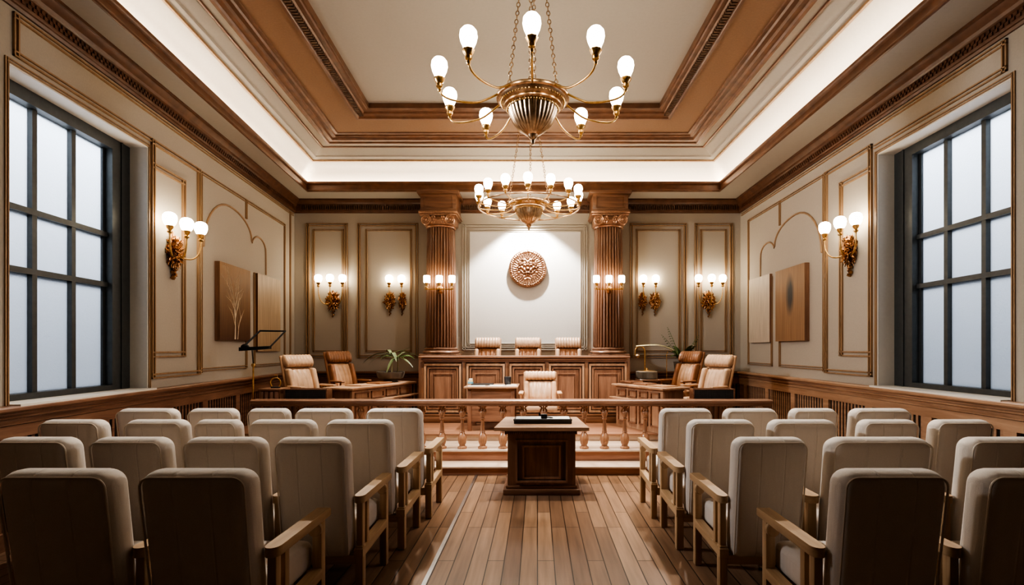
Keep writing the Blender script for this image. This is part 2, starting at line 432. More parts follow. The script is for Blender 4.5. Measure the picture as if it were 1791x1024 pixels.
# inner window sill boards
struct(MB().box(LOP[0], LOP[1], -.3, .1, 1.12, 1.15, LW).build('trim_19', M['cove'], smooth=0))
struct(MB().box(ROP[0], ROP[1], -.3, .1, 1.12, 1.15, RW).build('trim_20', M['cove'], smooth=0))

for nm, W, op in (('trim_21', LW, LOP), ('trim_22', RW, ROP)):
    a0, a1, z0, z1 = op; m = MB(); m.box(a1-.012, a1, -.20, -.002, z0+.03, z1, W); m.box(a0, a1, -.20, -.002, z1-.012, z1, W); m.box(a0, a0+.012, -.2, -.002, z0+.03, z1, W)
    struct(m.build(nm, M['cove'], smooth=0))
# ------------------------------------------------------------------ windows
def window(name, W, op, muls, zs, far_in, near_in, ztop):
    a0, a1, z0, z1 = op
    m = MB(); o0, o1 = -.33, -.20
    zb = 1.205
    m.box(far_in, a1, o0, o1, 1.15, z1, W); m.box(a0, near_in, o0, o1, 1.15, z1, W)
    m.box(near_in, far_in, o0, o1, ztop, z1, W); m.box(near_in, far_in, o0, o1, 1.15, zb, W)
    m.box(far_in+.13, far_in+.15, o1, o1+.012, 1.15, z1, W)
    m.box(far_in-.035, far_in, o0, -.28, zb, ztop, W)
    for a in muls: m.box(a-.026, a+.026, -.325, -.255, zb, ztop, W)
    for z in zs: m.box(near_in, far_in, -.325, -.25, z-.026, z+.026, W)
    f = struct(m.build(name, M['frame'], smooth=0))
    g = MB(); g.box(near_in, far_in, -.31, -.302, zb, ztop, W); g.build('pane', M['frost'], f, smooth=0)
window('window_1', LW, LOP, [4.67, 5.12], [2.835, 2.293], 5.58, 4.22, 3.77)
window('window_2', RW, ROP, [5.54, 5.07, 4.62], [2.89, 2.32], 5.96, 4.58, 3.85)

# ------------------------------------------------------------------ audience chairs (face +Y; aisle arm at +X)
def make_armchair():
    t = thing('audience_armchair', 'x', 'armchair')
    sh = lambda p: Vector((p.x*(1+.03*(p.z-.6)), p.y-(p.z-.28)*.13, p.z))
    b = MB().rbox(-.25, .25, -.25, -.09, .27, 1.04, .068, 6)
    def puff(p):
        q = p.copy()
        if p.y < -.2: q.y -= .012*max(0, 1-(p.x/.25)**2)
        if p.z > 1.0: q.z += .012*max(0, 1-(p.x/.25)**2)
        return sh(q)
    b.map(puff); b.build('backrest', M['fabric'], t, smooth=60)
    pts = [(-.234,-.243,.30)]
    for k in range(7):
        a = PI-PI/2*k/6; pts.append((-.18+.054*math.cos(a), -.2435, .972+.05*math.sin(a)))
    for k in range(7):
        a = PI/2-PI/2*k/6; pts.append((.18+.054*math.cos(a), -.2435, .972+.05*math.sin(a)))
    pts.append((.234,-.243,.30))
    MB().tube(pts, .0055, 6).map(sh).build('piping', M['piping'], t)
    MB().rbox(-.245, .245, -.13, .37, .32, .49, .045, 4).build('seat', M['fabric'], t, smooth=60)
    # arm: plank rounded at the rear end
    m = MB(); n = 10; out = [(.249,.40),(.249,-.17)]
    for k in range(n+1):
        a = PI+PI*k/n; out.append((.290+.041*math.cos(a), -.17+.05*math.sin(a)))
    out += [(.331,.40)]
    m.prism(out, [.615,.622,.655,.662], lambda tt, u, v: ((u-.29)*(1 if .62 <= tt <= .656 else .93)+.29, v*1.0-(0 if .62 <= tt <= .656 else .003), tt+.02*(v > .3)*0))
    m.build('armrest', M['oak_y'], t, smooth=40)
    MB().rbox(.262, .318, .30, .355, 0, .616, .006, 2).build('leg', M['oak_z'], t)
    MB().rbox(.262, .318, -.21, -.15, 0, .34, .006, 2).build('leg', M['oak_z'], t)
    MB().rbox(-.25, -.20, .30, .35, 0, .32, .006, 2).build('leg', M['oak_z'], t)
    MB().rbox(-.25, -.20, -.21, -.15, 0, .32, .006, 2).build('leg', M['oak_z'], t)
    MB().rbox(.268, .312, -.20, -.15, .34, .616, .005, 2).build('arm_post', M['oak_z'], t)
    MB().rbox(.268, .312, -.11, -.065, .32, .616, .005, 2).build('arm_post', M['oak_z'], t)
    MB().prism([(.258,.27),(.322,.27),(.322,.325),(.258,.325)], [-.22, .30], lambda tt, u, v: (u, tt, v+.02*(tt > 0))).build('side_rail', M['oak_y'], t, smooth=0)
    MB().rbox(-.25, .262, -.205, -.155, .22, .28, .006, 2).build('rear_rail', M['oak_x'], t)
    MB().rbox(-.25, .262, .29, .34, .26, .32, .006, 2).build('front_rail', M['oak_x'], t)
    m = MB(); m.lathe([(.0,0),(.034,.0),(.040,.006),(.040,.03),(.034,.036),(0,.036)], 20)
    m.map(lambda p: Vector((.29+p.x, .292+p.z-.03, .575+p.y))); m.build('post_cap', M['oak_z'], t)
    return t
proto = make_armchair()
ROWS = {1: 2.30, 2: 3.15, 3: 3.95, 4: 4.70}
LEFT = {1: [(238,432),(-10,188)], 2: [(477,605),(316,455),(153,283),(-15,117)],
        3: [(566,684),(432,546),(338,412),(214,318),(64,172)], 4: [(638,736),(514,611),(431,500),(326,408),(200,302)]}
RIGHT = {1: [(1476,1664),(1728,1918)], 2: [(1289,1416),(1456,1636),(1699,1830)],
         3: [(1207,1323),(1351,1467),(1512,1610),(1641,1740)], 4: [(1157,1247),(1270,1362),(1388,1467),(1495,1597)]}
rowname = {1: 'nearest row', 2: 'second row from the front of the picture', 3: 'third row', 4: 'row closest to the balustrade'}
posname = ['on the aisle', 'second from the aisle', 'third from the aisle', 'fourth from the aisle', 'fifth from the aisle, beside the wall']
used = False
for side, tab, sg in (('left', LEFT, 1), ('right', RIGHT, -1)):
    for rw, lst in tab.items():
        for i, (p0, p1) in enumerate(lst):
            Yb = ROWS[rw]
            o = proto if not used else copy_tree(proto)
            used = True
            sx = (p1-p0)/F*Yb/.5
            o.location = (((p0+p1)/2-940)/F*Yb, Yb+.335, 0)
            o.scale = (sg*sx, 1, 1)
            o['label'] = 'cream armchair, %s seats, %s, %s' % (side, rowname[rw].replace(' from the front of the picture', ' from nearest'), posname[i])
            o['group'] = 'cream audience armchairs'

# ------------------------------------------------------------------ lectern desk in the aisle
def framed(m, x0, x1, yf, z0, z1, w=.035, d=.02):
    """rectangular moulding on a face looking towards -Y at yf"""
    m.box(x0, x1, yf-d, yf, z1-w, z1); m.box(x0, x1, yf-d, yf, z0, z0+w)
    m.box(x0, x0+w, yf-d, yf, z0+w, z1-w); m.box(x1-w, x1, yf-d, yf, z0+w, z1-w)
t = thing('lectern', 'wooden lectern desk with dentil edge and panelled front standing in the aisle', 'lectern', (.045, 5.62, 0))
MB().box(-.37, .37, .03, .63, .1, .66).build('body', M['dark_z'], t, smooth=0)
m = MB(); m.rbox(-.42, .42, -.03, .69, 0, .065, .012, 2); m.rbox(-.395, .395, 0, .66, .065, .105, .015, 2); m.build('plinth', M['dark_x'], t)
m = MB(); m.add([(-.51,-.11,.715),(.51,-.11,.715),(.44,.76,.715),(-.44,.76,.715),(-.51,-.11,.752),(.51,-.11,.752),(.44,.76,.752),(-.44,.76,.752)], [(0,1,2,3),(4,5,6,7),(0,1,5,4),(1,2,6,5),(2,3,7,6),(3,0,4,7)])
m.build('top', M['table_x'], t, smooth=0)
m = MB(); m.box(-.39, .39, .005, .66, .66, .675); m.box(-.43, .43, -.04, .69, .70, .716)
k = -.40
while k < .39:
    m.rbox(k, k+.014, -.025, .03, .665, .705, .004, 1); k += .0215
m.box(-.385,.385,.03,.64,.675,.70); m.build('dentil_moulding', M['dark_x'], t, smooth=0)
m = MB(); m.box(-.37, -.28, .005, .03, .105, .66); m.box(.28, .37, .005, .03, .105, .66); m.box(-.28,.28,.005,.03,.60,.66); m.box(-.28,.28,.012,.03,.105,.135); m.build('front_frame', M['dark_z'], t, smooth=0)
m = MB(); framed(m, -.285, .285, .005, .135, .605, .022, .022); framed(m, -.21, .21, .03, .17, .54, .02, .03); m.build('panel_moulding', M['mid_z'], t, smooth=0)
t = thing('document_case', 'flat black tray case lying on the lectern top', 'case', (.06, 5.80, .752))
MB().rbox(-.325, .325, -.02, .24, 0, .05, .006, 2).build('body', M['black'], t)
MB().box(-.305, .305, 0, .225, .05, .053).build('lid_sheet', M['paper'], t, smooth=0)
MB().rbox(-.33, .33, -.028, -.012, .035, .056, .005, 2).build('front_lip', M['frame'], t)
t = thing('microphone_box', 'small black block standing on the tray case on the lectern', 'microphone', (.075, 5.84, .806))
MB().rbox(-.036, .036, -.03, .03, 0, .05, .008, 2).build('body', M['black'], t)
MB().tube([(.037,0,.015),(.07,0,.01),(.10,-.005,.008)], [.008,.008,.006], 8).build('plug', M['frame'], t)

# ------------------------------------------------------------------ balustrade
BY = 6.93
t = thing('balustrade', 'long wooden balustrade with turned balusters across the platform edge', 'railing', (-.3, BY, .255))
RPf = [(-.07,.575),(-.075,.585),(-.075,.60),(-.09,.615),(-.09,.645),(-.075,.66),(.075,.66),(.09,.645),(.09,.615),(.07,.60),(.07,.575)]
MB().prism(RPf, [-3.82, 3.13], lambda tt, u, v: (tt, BY+u, .255+v)).build('top_rail', M['mid_x'], t, world=True, smooth=30)
prof = [(.0,0),(.062,0),(.062,.022),(.045,.028),(.038,.045),(.052,.075),(.060,.115),(.057,.155),(.044,.19),(.034,.205),(.03,.215),(.036,.222),(.030,.23),(.027,.30),(.021,.365),(.019,.385),(.033,.392),(.033,.404),(.021,.41),(.03,.43),(.041,.46),(.043,.485),(.034,.50),(0,.505)]
def baluster_mesh():
    mm = MB(); mm.lathe(prof, 20)
    for q in (-1, 1):
        mm.tube([(q*.03,0,.48),(q*.042,0,.50),(q*.034,0,.525),(q*.022,0,.54),(q*.032,0,.56),(q*.05,0,.577)], [.016,.014,.012,.011,.012,.012], 8)
        mm.blob((q*.045,0,.565), .014,.03,.012, 10, 6)
    mm.tube([(0,0,.49),(0,0,.577)], .012, 8)
    return mm
M['baluster'] = wood('polished_baluster', (.24,.11,.06), (.52,.29,.17), 'z', .16)
first = None
xs = []
x = (773-940)/F*6.93
while x > -3.75: x -= .2735
x += .2735
while x < 3.1: xs.append(x); x += .2735
for x in xs:
    if first is None:
        first = baluster_mesh().build('baluster', M['baluster'], t, smooth=50); first.location = (x+.3, 0, 0)
    else:
        c = first.copy(); C.objects.link(c); c.location = (x+.3, 0, 0)
MB().rbox(-3.82, -3.74, BY-.05, BY+.05, .255, .83, .01, 2).build('end_post', M['mid_z'], t, world=True)
MB().rbox(3.05, 3.13, BY-.05, BY+.05, .255, .83, .01, 2).build('end_post', M['mid_z'], t, world=True)

# ------------------------------------------------------------------ judges' bench
BX = (917-940)/F*8.6; BF = 8.6
t = thing('judges_bench', 'long panelled walnut bench in front of the white wall panel', 'judicial bench', (BX, BF, PZ))
HT = 1.475-PZ
def bxx(p): return (p-940)/F*8.6-BX
MB().box(-1.69, 1.69, .03, .5, 0, HT-.06).build('carcass', M['dark_z'], t, smooth=0)
m = MB(); m.rbox(-1.76, 1.76, -.07, .54, HT-.035, HT, .012, 2); m.rbox(-1.72, 1.72, -.035, .5, HT-.075, HT-.035, .015, 2); m.rbox(-1.70,1.70,-.015,.5,HT-.10,HT-.075,.01,2); m.build('top', M['mid_x'], t)
m = MB(); m.rbox(-1.72, 1.72, -.04, .5, 0, .10, .012, 2); m.rbox(-1.705, 1.705, -.02, .5, .10, .15, .012, 2); m.build('plinth', M['dark_x'], t)
edges = [(742,807),(816,883),(891,953),(960,1022),(1030,1096)]
for (p0, p1) in edges:
    x0, x1 = bxx(p0), bxx(p1)
    m = MB(); z1 = HT-.13
    framed(m, x0, x1, .03, .17, z1, .035, .05); pm = m.build('panel', M['table_z'], t, smooth=0); m = MB(); framed(m, x0+.05, x1-.05, .03, .22, z1-.055, .03, .035)
    m.box(x0+.09, x1-.09, .015, .03, .27, z1-.10); framed(m, x0+.13, x1-.13, .018, .31, z1-.16, .018, .022)
    m.box(x0+.17, x1-.17, -.002, .02, .36, z1-.22)
    m.build('inner_panel', M['mid_z'], pm, smooth=0)
for p in (738.5, 811.5, 887, 956.5, 1026, 1096):
    x = bxx(p); m = MB(); m.rbox(x-.032, x+.032, -.01, .03, .15, HT-.10, .008, 2); m.build('pilaster', M['dark_z'], t)

# ------------------------------------------------------------------ leather chairs (face -Y)
def make_exec(name, mats, tall=1.15):
    roll, cush, shell = mats
    t = thing(name, 'x', 'office chair')
    lean = lambda p: Vector((p.x, p.y+max(0, p.z-.5)*.34, p.z))
    k = (tall-.5)/.65
    Z = lambda z: .5+(z-.5)*k
    MB().rbox(-.25, .25, .20, .27, .42, Z(1.13), .03, 4).map(lean).build('backrest', shell, t, smooth=60)
    def channel(w, n, amp):
        return lambda x: 1-amp*abs(math.cos(PI*n*(x+w)/(2*w)))**3
    m = MB(); f = channel(.235, 9, .10); ts = [-.24+.48*i/54 for i in range(55)]
    prof = [(math.cos(a), math.sin(a)) for a in [2*PI*i/18 for i in range(18)]]
    def rollf(tt, u, v):
        e = min(1, max(0, (.24-abs(tt))/.03)); e = .6+.4*math.sqrt(1-(1-e)**2)
        q = f(tt)*e
        return (tt, .165+u*.075*q, Z(1.045)+v*.1*k*q)
    m.prism(prof, ts, rollf).map(lean).build('head_roll', roll, t, smooth=50)
    m = MB(); W, N = .205, 36; vs = []; fs = []; rows = 14; g = channel(W, 5, 1)
    for i in range(rows+1):
        z = Z(.50+.44*i/rows); ev = math.sin(PI*min(1, max(0, i/rows)))**.4
        for j in range(N+1):
            x = -W+2*W*j/N; ed = max(0, 1-(abs(x)/W)**6)
            vs.append((x, .20-.075*ev*ed-.018*g(x)*ed*ev*1.0, z))
    for i in range(rows):
        for j in range(N): a = i*(N+1)+j; fs.append((a, a+1, a+N+2, a+N+1))
    m.add(vs, fs); m.map(lean).build('back_cushion', cush, t, smooth=50)
    for s in (-1, 1):
        MB().rbox(s*.165-.075*(s < 0)-.0*(s > 0), s*.165+.075*(s > 0), .07, .21, Z(.52), Z(.93), .035, 4).map(lean).build('bolster', roll, t, smooth=60)
    MB().rbox(-.24, .24, -.26, .22, .37, .49, .045, 4).build('seat_cushion', cush, t, smooth=60)
    for s in (-1, 1):
        m = MB(); m.rbox(s*.275-.035, s*.275+.035, -.2, .17, .64, .675, .015, 3); m.tube([(s*.275,-.12,.645),(s*.275,-.10,.5),(s*.24,-.06,.40)], .015, 8); m.tube([(s*.275,.14,.645),(s*.27,.16,.5),(s*.24,.12,.40)], .015, 8)
        m.build('armrest', shell, t, smooth=50)
    MB().lathe([(0,.12),(.035,.12),(.03,.2),(.022,.22),(.022,.34),(.1,.36),(.1,.375),(0,.375)], 16).build('column', M['blackmetal'], t)
    for i in range(5):
        a = 2*PI*i/5+.3; c, s = math.cos(a), math.sin(a)
        m = MB(); m.tube([(0,0,.13),(c*.15,s*.15,.11),(c*.29,s*.29,.075)], [.028,.022,.016], 8)
        m.blob((c*.29, s*.29, .032), .03, .03, .032, 12, 8); m.build('base_leg', M['blackmetal'], t)
    return t
tan = make_exec('leather_chair', (M['leather_l'], M['leather_l'], M['leather']))
tan.location = (-3.49, 7.95, PZ); tan.rotation_euler.z = R(58); tan['label'] = 'tan leather chair with rolled headrest at the left counsel table, nearer one'
tan['group'] = 'leather chairs at the counsel tables'
c = copy_tree(tan); c.location = (2.58, 7.95, PZ); c.rotation_euler.z = R(-57); c['label'] = 'tan leather chair with rolled headrest at the right counsel table, nearer one'
brn = make_exec('leather_chair', (M['leather_d'], M['leather'], M['leather_d']), 1.20)
brn.location = (-3.36, 9.25, PZ); brn.rotation_euler.z = R(54); brn['label'] = 'brown leather chair with dark rolled headrest at the left counsel table, farther one'
brn['group'] = 'leather chairs at the counsel tables'
c = copy_tree(brn); c.location = (2.52, 9.3, PZ); c.rotation_euler.z = R(-57); c['label'] = 'brown leather chair with dark rolled headrest beside the fern, right counsel table'
jud = make_exec('leather_chair', (M['leather_l'], M['leather_d'], M['leather']), 1.16)
for i, (px, lab) in enumerate(((850,'left-hand'),(923,'middle'),(996,'right-hand'))):
    c = jud if i == 0 else copy_tree(jud)
    c.location = ((px-940)/F*9.42, 9.42, .66); c['label'] = 'leather judge chair behind the bench, %s one of the three' % lab; c['group'] = 'judge chairs behind the bench'
c = make_exec('leather_chair', (M['leather'], M['leather_l'], M['leather']), 1.0); c.location = ((945-940)/F*7.55, 7.55, PZ); c['label'] = 'pale leather chair with rolled headrest beside the clerk desk, behind the balustrade'
c.scale = (1.02, 1, .9)

# ------------------------------------------------------------------ clerk desk and things on it
DX0, DX1 = (812-940)/F*7.75, -.29
t = thing('clerk_desk', 'wooden clerk desk with pale top in front of the judges bench', 'desk', ((DX0+DX1)/2, 7.72, PZ))
MB().rbox(DX0, DX1, 7.68, 8.38, 1.0, 1.03, .006, 2).build('top', M['table_x'], t, world=True)
MB().box(DX0+.05, DX1-.05, 7.74, 7.77, .50, 1.0).build('modesty_panel', M['mid_x'], t, world=True, smooth=0)
for x in (DX0+.05, DX1-.11):
    for y in (7.73, 8.28): MB().rbox(x, x+.06, y, y+.06, PZ, 1.0, .005, 2).build('leg', M['mid_z'], t, world=True)
DZ = 1.03
def sheet(name, x, y, w, d, h, mat_, lab, cat, rz=0, z=DZ, group=None):
    m = MB(); m.rbox(-w/2, w/2, -d/2, d/2, 0, h, min(.004, h*.4), 1)
    o = m.build(name, mat_); o.location = (x, y, z); o.rotation_euler.z = rz; return tag(o, lab, cat, group)
sheet('paper_sheet', -.92, 7.80, .26, .18, .006, M['paper'], 'white paper sheets at the left front of the clerk desk', 'paper', .1)
sheet('paper_sheet', -.62, 7.84, .24, .2, .008, M['paper'], 'white paper stack in the middle of the clerk desk', 'paper', -.12)
sheet('paper_sheet', -.40, 7.95, .16, .24, .006, M['paper'], 'white paper beside the dark cup on the clerk desk', 'paper', .05)
sheet('folder', -.86, 8.08, .34, .24, .018, M['black'], 'black folder lying on the clerk desk behind the papers', 'folder', .03)
t = thing('pencil_cup', 'charcoal cup standing on the clerk desk', 'cup', ((888-940)/F*8.1, 8.1, DZ))
MB().lathe([(0,0),(.045,0),(.052,.02),(.056,.10),(.054,.12),(.047,.12),(.044,.02),(0,.02)], 24).build('body', M['cup'], t)
MB().lathe([(.054,.118),(.058,.121),(.058,.127),(.052,.128),(.05,.121)], 24).build('rim', M['frame'], t)
t = thing('stationery_stack', 'small stack of coloured note pads on the black folder', 'note pads', ((823-940)/F*8.06, 8.06, DZ+.019))
MB().rbox(-.04, .04, -.04, .04, 0, .03, .003, 1).build('pad', plain('blue_pad', (.18,.42,.52), .6), t)
MB().rbox(-.035, .035, -.035, .03, .03, .058, .003, 1).build('pad', plain('cream_pad', (.75,.66,.42), .6), t)
MB().rbox(-.02, .03, -.03, .02, .058, .082, .003, 1).build('pad', M['paper'], t)

# ------------------------------------------------------------------ counsel tables
def counsel(sg, N, Fp, lab, w=.46):
    N, Fp = Vector(N), Vector(Fp); d = (Fp-N); L = d.length; d.normalize()
    per = Vector((sg*-d.y*1.0, sg*d.x, 0)); per = Vector((-d.y, d.x, 0)) if sg > 0 else Vector((d.y, -d.x, 0))
    t = thing('counsel_table', lab, 'table', (N.x, N.y, PZ))
    P = lambda a, o, z: tuple(Vector((0,0,z-PZ))+d*a+per*o)
    H = 1.03
    MB().rbox(-.03, L+.03, -.05, w+.03, H-.035, H, .01, 2, P).build('top', M['table_y'], t)
    MB().rbox(.02, L-.02, 0, w-.03, H-.06, H-.035, .008, 2, P).build('apron', M['mid_y'], t)
    m = MB(); m.box(.03, L-.03, .01, .04, PZ, H-.06, P); m.build('front_board', M['table_z'], t, smooth=0)
    k = .06; n = 4; s = (L-.12)/n
    for i in range(n):
        a0 = .06+i*s+.03; a1 = a0+s-.06; m = MB()
        for z0, z1 in ((PZ+.08, H-.26), (H-.19, H-.08)):
            m.box(a0, a1, -.012, .012, z0, z0+.02, P); m.box(a0, a1, -.012, .012, z1-.02, z1, P); m.box(a0, a0+.02, -.012, .012, z0, z1, P); m.box(a1-.02, a1, -.012, .012, z0, z1, P)
        m.build('panel_moulding', M['mid_y'], t, smooth=0)
    MB().rbox(-.02, L+.02, -.10, .02, H-.235, H-.205, .008, 2, P).build('ledge', M['table_y'], t)
    m = MB(); m.box(.03, .06, .04, w-.05, PZ, H-.06, P); m.build('end_board', M['mid_z'], t, smooth=0)
    m = MB(); m.box(L-.06, L-.03, .04, w-.05, PZ, H-.06, P); m.build('end_board', M['mid_z'], t, smooth=0)
    return lambda a, o: N+d*a+per*o
PL = counsel(1, (-2.68,7.40,0), (-2.16,8.95,0), 'long wooden counsel table with panelled side at the left, planter on its far end')
PR = counsel(-1, (1.82,7.40,0), (1.26,8.40,0), 'long wooden counsel table with panelled side at the right, brass lamp on its far end')
p = PL(.98, .22); sheet('folder', p.x, p.y, .34, .26, .022, M['leather_d'], 'dark brown folder on the left counsel table near the planter', 'folder', R(71), 1.031)
p = PL(.50, .22); sheet('desk_pad', p.x, p.y, .36, .30, .014, M['leather'], 'tan desk pad on the left counsel table before the nearer chair', 'desk pad', R(71), 1.031)
p = PR(.28, .23); sheet('desk_pad', p.x, p.y, .36, .30, .014, M['leather'], 'tan desk pad on the right counsel table before the nearer chair', 'desk pad', R(-61), 1.031)
p = PR(.66, .22); sheet('folder', p.x, p.y, .30, .22, .028, M['mid_x'], 'brown folder on the right counsel table near the brass lamp', 'folder', R(-61), 1.031)
# pedestal cabinets behind the rail ends, mesh trays, ring ornament
def cabinet(x0, x1, y0, y1, top, lab, name='side_cabinet'):
    t = thing(name, lab, 'cabinet', ((x0+x1)/2, (y0+y1)/2, .255))
    t.location.z = .255
    MB().box(x0+.01, x1-.01, y0+.02, y1, .255, top-.03).build('body', M['dark_z'], t, world=True, smooth=0)
    MB().rbox(x0, x1, y0-.01, y1+.01, top-.03, top, .006, 2).build('top', M['dark_x'], t, world=True)
    m = MB(); x = x0+.02
    while x < x1-.05: m.rbox(x, x+.05, y0, y0+.025, .30, top-.04, .006, 2); x += .068
    m.build('slatted_front', M['mid_z'], t, world=True)
cabinet(-3.46, -2.90, 7.08, 7.36, .89, 'low slatted cabinet under the left black mesh tray')
cabinet(-3.845, -3.54, 7.08, 7.36, 1.045, 'tall slatted wooden cabinet beside the black reading stand')
cabinet(2.14, 2.72, 7.08, 7.36, .89, 'low slatted cabinet under the right black mesh tray')
def tray(x0, x1, lab):
    t = thing('mesh_tray', lab, 'document tray', ((x0+x1)/2, 7.2, .89))
    m = MB(); n = 26; w = x1-x0
    for i in range(n+1):
        x = -w/2+w*i/n; m.box(x-.004, x+.004, -.085, -.075, .01, .14); m.box(x-.004, x+.004, .075, .085, .01, .14)
    for z in (.035,.06,.085,.11): m.box(-w/2, w/2, -.083, -.077, z-.004, z+.004)
    m.build('mesh', M['frame'], t, smooth=0)
    m = MB(); m.box(-w/2, w/2, -.09, .09, 0, .012); m.box(-w/2, w/2, -.072, -.066, 0, .14); m.build('body', M['black'], t, smooth=0)
    m = MB(); m.rbox(-w/2-.01, w/2+.01, -.095, -.068, .135, .15, .005, 2); m.rbox(-w/2-.01, w/2+.01, .068, .095, .135, .15, .005, 2)
    m.rbox(-w/2-.01, -w/2+.012, -.09, .09, .0, .148, .005, 2); m.rbox(w/2-.012, w/2+.01, -.09, .09, .0, .148, .005, 2); m.build('rim', M['dark_x'], t)
tray((499-940)/F*7.15, (573-940)/F*7.15, 'black mesh tray on the low cabinet by the left counsel table')
tray((1212-940)/F*7.15, (1283-940)/F*7.15, 'black mesh tray on the low cabinet by the right counsel table')
t = thing('ring_ornament', 'small brass ring ornament standing on the tall cabinet', 'ornament', ((482-940)/F*7.2, 7.2, 1.045))
MB().tube([(.07*math.cos(R(a)), 0, .075+.07*math.sin(R(a))) for a in range(-50, 231, 14)], .009, 8).build('ring', M['brass'], t)
MB().rbox(-.055, .055, -.03, .03, 0, .022, .006, 2).build('base', M['black'], t)
MB().tube([(.02,0,.14),(.024,0,.17),(.0,0,.185),(-.01,0,.17)], .006, 8).build('hook', M['brass'], t)
# reading stand
SX, SY = (443-940)/F*6.99, 7.16
SX = (443-940)/F*SY
t = thing('reading_stand', 'tall black reading stand with open tilted frame at the left wall', 'stand', (SX, SY, .255))
MB().lathe([(0,0),(.085,0),(.085,.012),(.03,.03),(.015,.05),(0,.05)], 24).build('base', M['blackmetal'], t)
MB().tube([(0,0,.04),(0,0,1.11)], .011, 10).build('pole', M['brass'], t)
MB().lathe([(0,1.095),(.024,1.095),(.026,1.12),(.02,1.135),(0,1.135)], 14).build('collar', M['brass'], t)
MB().tube([(0,0,1.12),(-.02,0,1.36)], .007, 8).build('upper_pole', M['blackmetal'], t)
z0, z1 = 1.37, 1.60
fr = [(-.10,-.10,z0-.02),(.29,-.10,z0),(.385,.12,z1-.01),(.03,.12,z1-.005)]
m = MB(); m.tube(fr, .014, 6, closed=True); m.build('frame', M['blackmetal'], t)
m = MB(); m.prism([(-.11,-.03),(.30,0),(.30,.03),(-.11,.02)], [-.16,-.09], lambda tt, u, v: (u, tt, z0-.03+v)); m.build('ledge', M['blackmetal'], t, smooth=0)
m = MB(); m.blob((-.07,-.08,z0-.01), .06, .03, .05, 16, 10); m.build('hinge', M['blackmetal'], t)

# ------------------------------------------------------------------ plants and desk lamp
def frond(m, p0, az, length, rise, droop, width, n=12, fold=.25):
    """an arching strap leaf"""
    p0 = Vector(p0); d = Vector((math.cos(az), math.sin(az), 0)); s = Vector((-d.y, d.x, 0)); vs = []; fs = []
    for i in range(n+1):
        t_ = i/n; c = p0+d*(length*t_)+Vector((0,0,rise*t_-droop*t_*t_))
        w = width*math.sin(PI*min(1, t_*.93+.07))**.7*(1-.25*t_)
        vs += [c-s*w+Vector((0,0,w*fold)), c, c+s*w+Vector((0,0,w*fold))]
    for i in range(n):
        a = i*3; fs += [(a, a+1, a+4, a+3), (a+1, a+2, a+5, a+4)]
    m.add(vs, fs)
def pinnate(m, p0, az, length, rise, droop, lw, ll, n=11):
    """feather frond: a rib with leaflets"""
    p0 = Vector(p0); d = Vector((math.cos(az), math.sin(az), 0)); s = Vector((-d.y, d.x, 0)); pts = []
    for i in range(n+1):
        t_ = i/n; pts.append(p0+d*(length*t_)+Vector((0,0,rise*t_-droop*t_*t_)))
    m.tube(pts, [.006*(1-.7*i/n) for i in range(n+1)], 5)
    for i in range(2, n+1):
        f = math.sin(PI*(i/n*.8+.15))
        for q in (-1, 1):
            a = pts[i]; tip = a+s*(q*ll*f)+d*(ll*.5*f)+Vector((0,0,-.02)); mid = (a+tip)/2+Vector((0,0,.012)); e = d*(lw*f)
            m.add([a-e*.3, mid-e, tip, mid+e, a+e*.3], [(0,1,3,4),(1,2,3)])
pp = PL(1.36, .27)
t = thing('planter', 'dark round planter bowl with slender palm on the left counsel table', 'potted plant', (pp.x, pp.y, 1.031))
MB().lathe([(0,0),(.12,0),(.125,.02),(.11,.03),(.21,.07),(.235,.14),(.235,.175),(.215,.175),(.205,.15),(0,.15)], 32).build('bowl', M['planter'], t)
MB().lathe([(0,.15),(.205,.15),(.19,.162),(0,.168)], 24).build('soil', M['soil'], t)
for (x, h) in ((.02, .47), (.12, .40)):
    b = MB(); b.tube([(x,0,.15),(x+.005,.0,.3),(x-.01,.0,h)], [.011,.009,.007], 8); st = b.build('stem', M['stem'], t)
fr_ = [(.01,.47,170,.46,.16,.34,.026),(.01,.46,200,.34,.10,.30,.024),(.01,.47,120,.30,.22,.2,.022),(.01,.47,30,.28,.20,.2,.022),(.01,.47,-60,.30,.16,.3,.024),
       (.11,.42,10,.36,.22,.26,.024),(.11,.40,-30,.32,.06,.22,.022),(.11,.42,60,.30,.24,.22,.022),(.11,.42,150,.26,.24,.24,.022),(.11,.40,-110,.26,.05,.3,.024),(.11,.42,0,.22,.28,.14,.02)]
for (x, z, az, L, ri, dr, w) in fr_:
    m = MB(); frond(m, (x, 0, z), R(az), L*1.15, ri*1.1, dr, w*1.5); m.build('frond', M['leaf'], t, keepn=True, smooth=60)
for (x, z, az) in ((.11,.40,20),(.11,.38,100),(.11,.39,-70),(.11,.40,170)):
    m = MB(); pinnate(m, (x,0,z), R(az), .28, .24, .26, .018, .13); m.build('frond', M['leaf_d'], t, keepn=True, smooth=60)
t = thing('potted_fern', 'leafy green fern in a tall pot stand behind the right-hand leather chairs', 'potted plant', ((1194-940)/F*10.0, 10.0, PZ))
MB().lathe([(0,0),(.15,0),(.15,.03),(.1,.05),(.09,.5),(.13,.60),(.15,.62),(.15,.65),(0,.65)], 24).build('pot_stand', M['dark_z'], t)
MB().lathe([(0,.65),(.10,.65),(.15,.78),(.17,.95),(.18,.98),(.155,.98),(.14,.93),(0,.93)], 28).build('pot', M['planter'], t)
rf = random.Random(4)
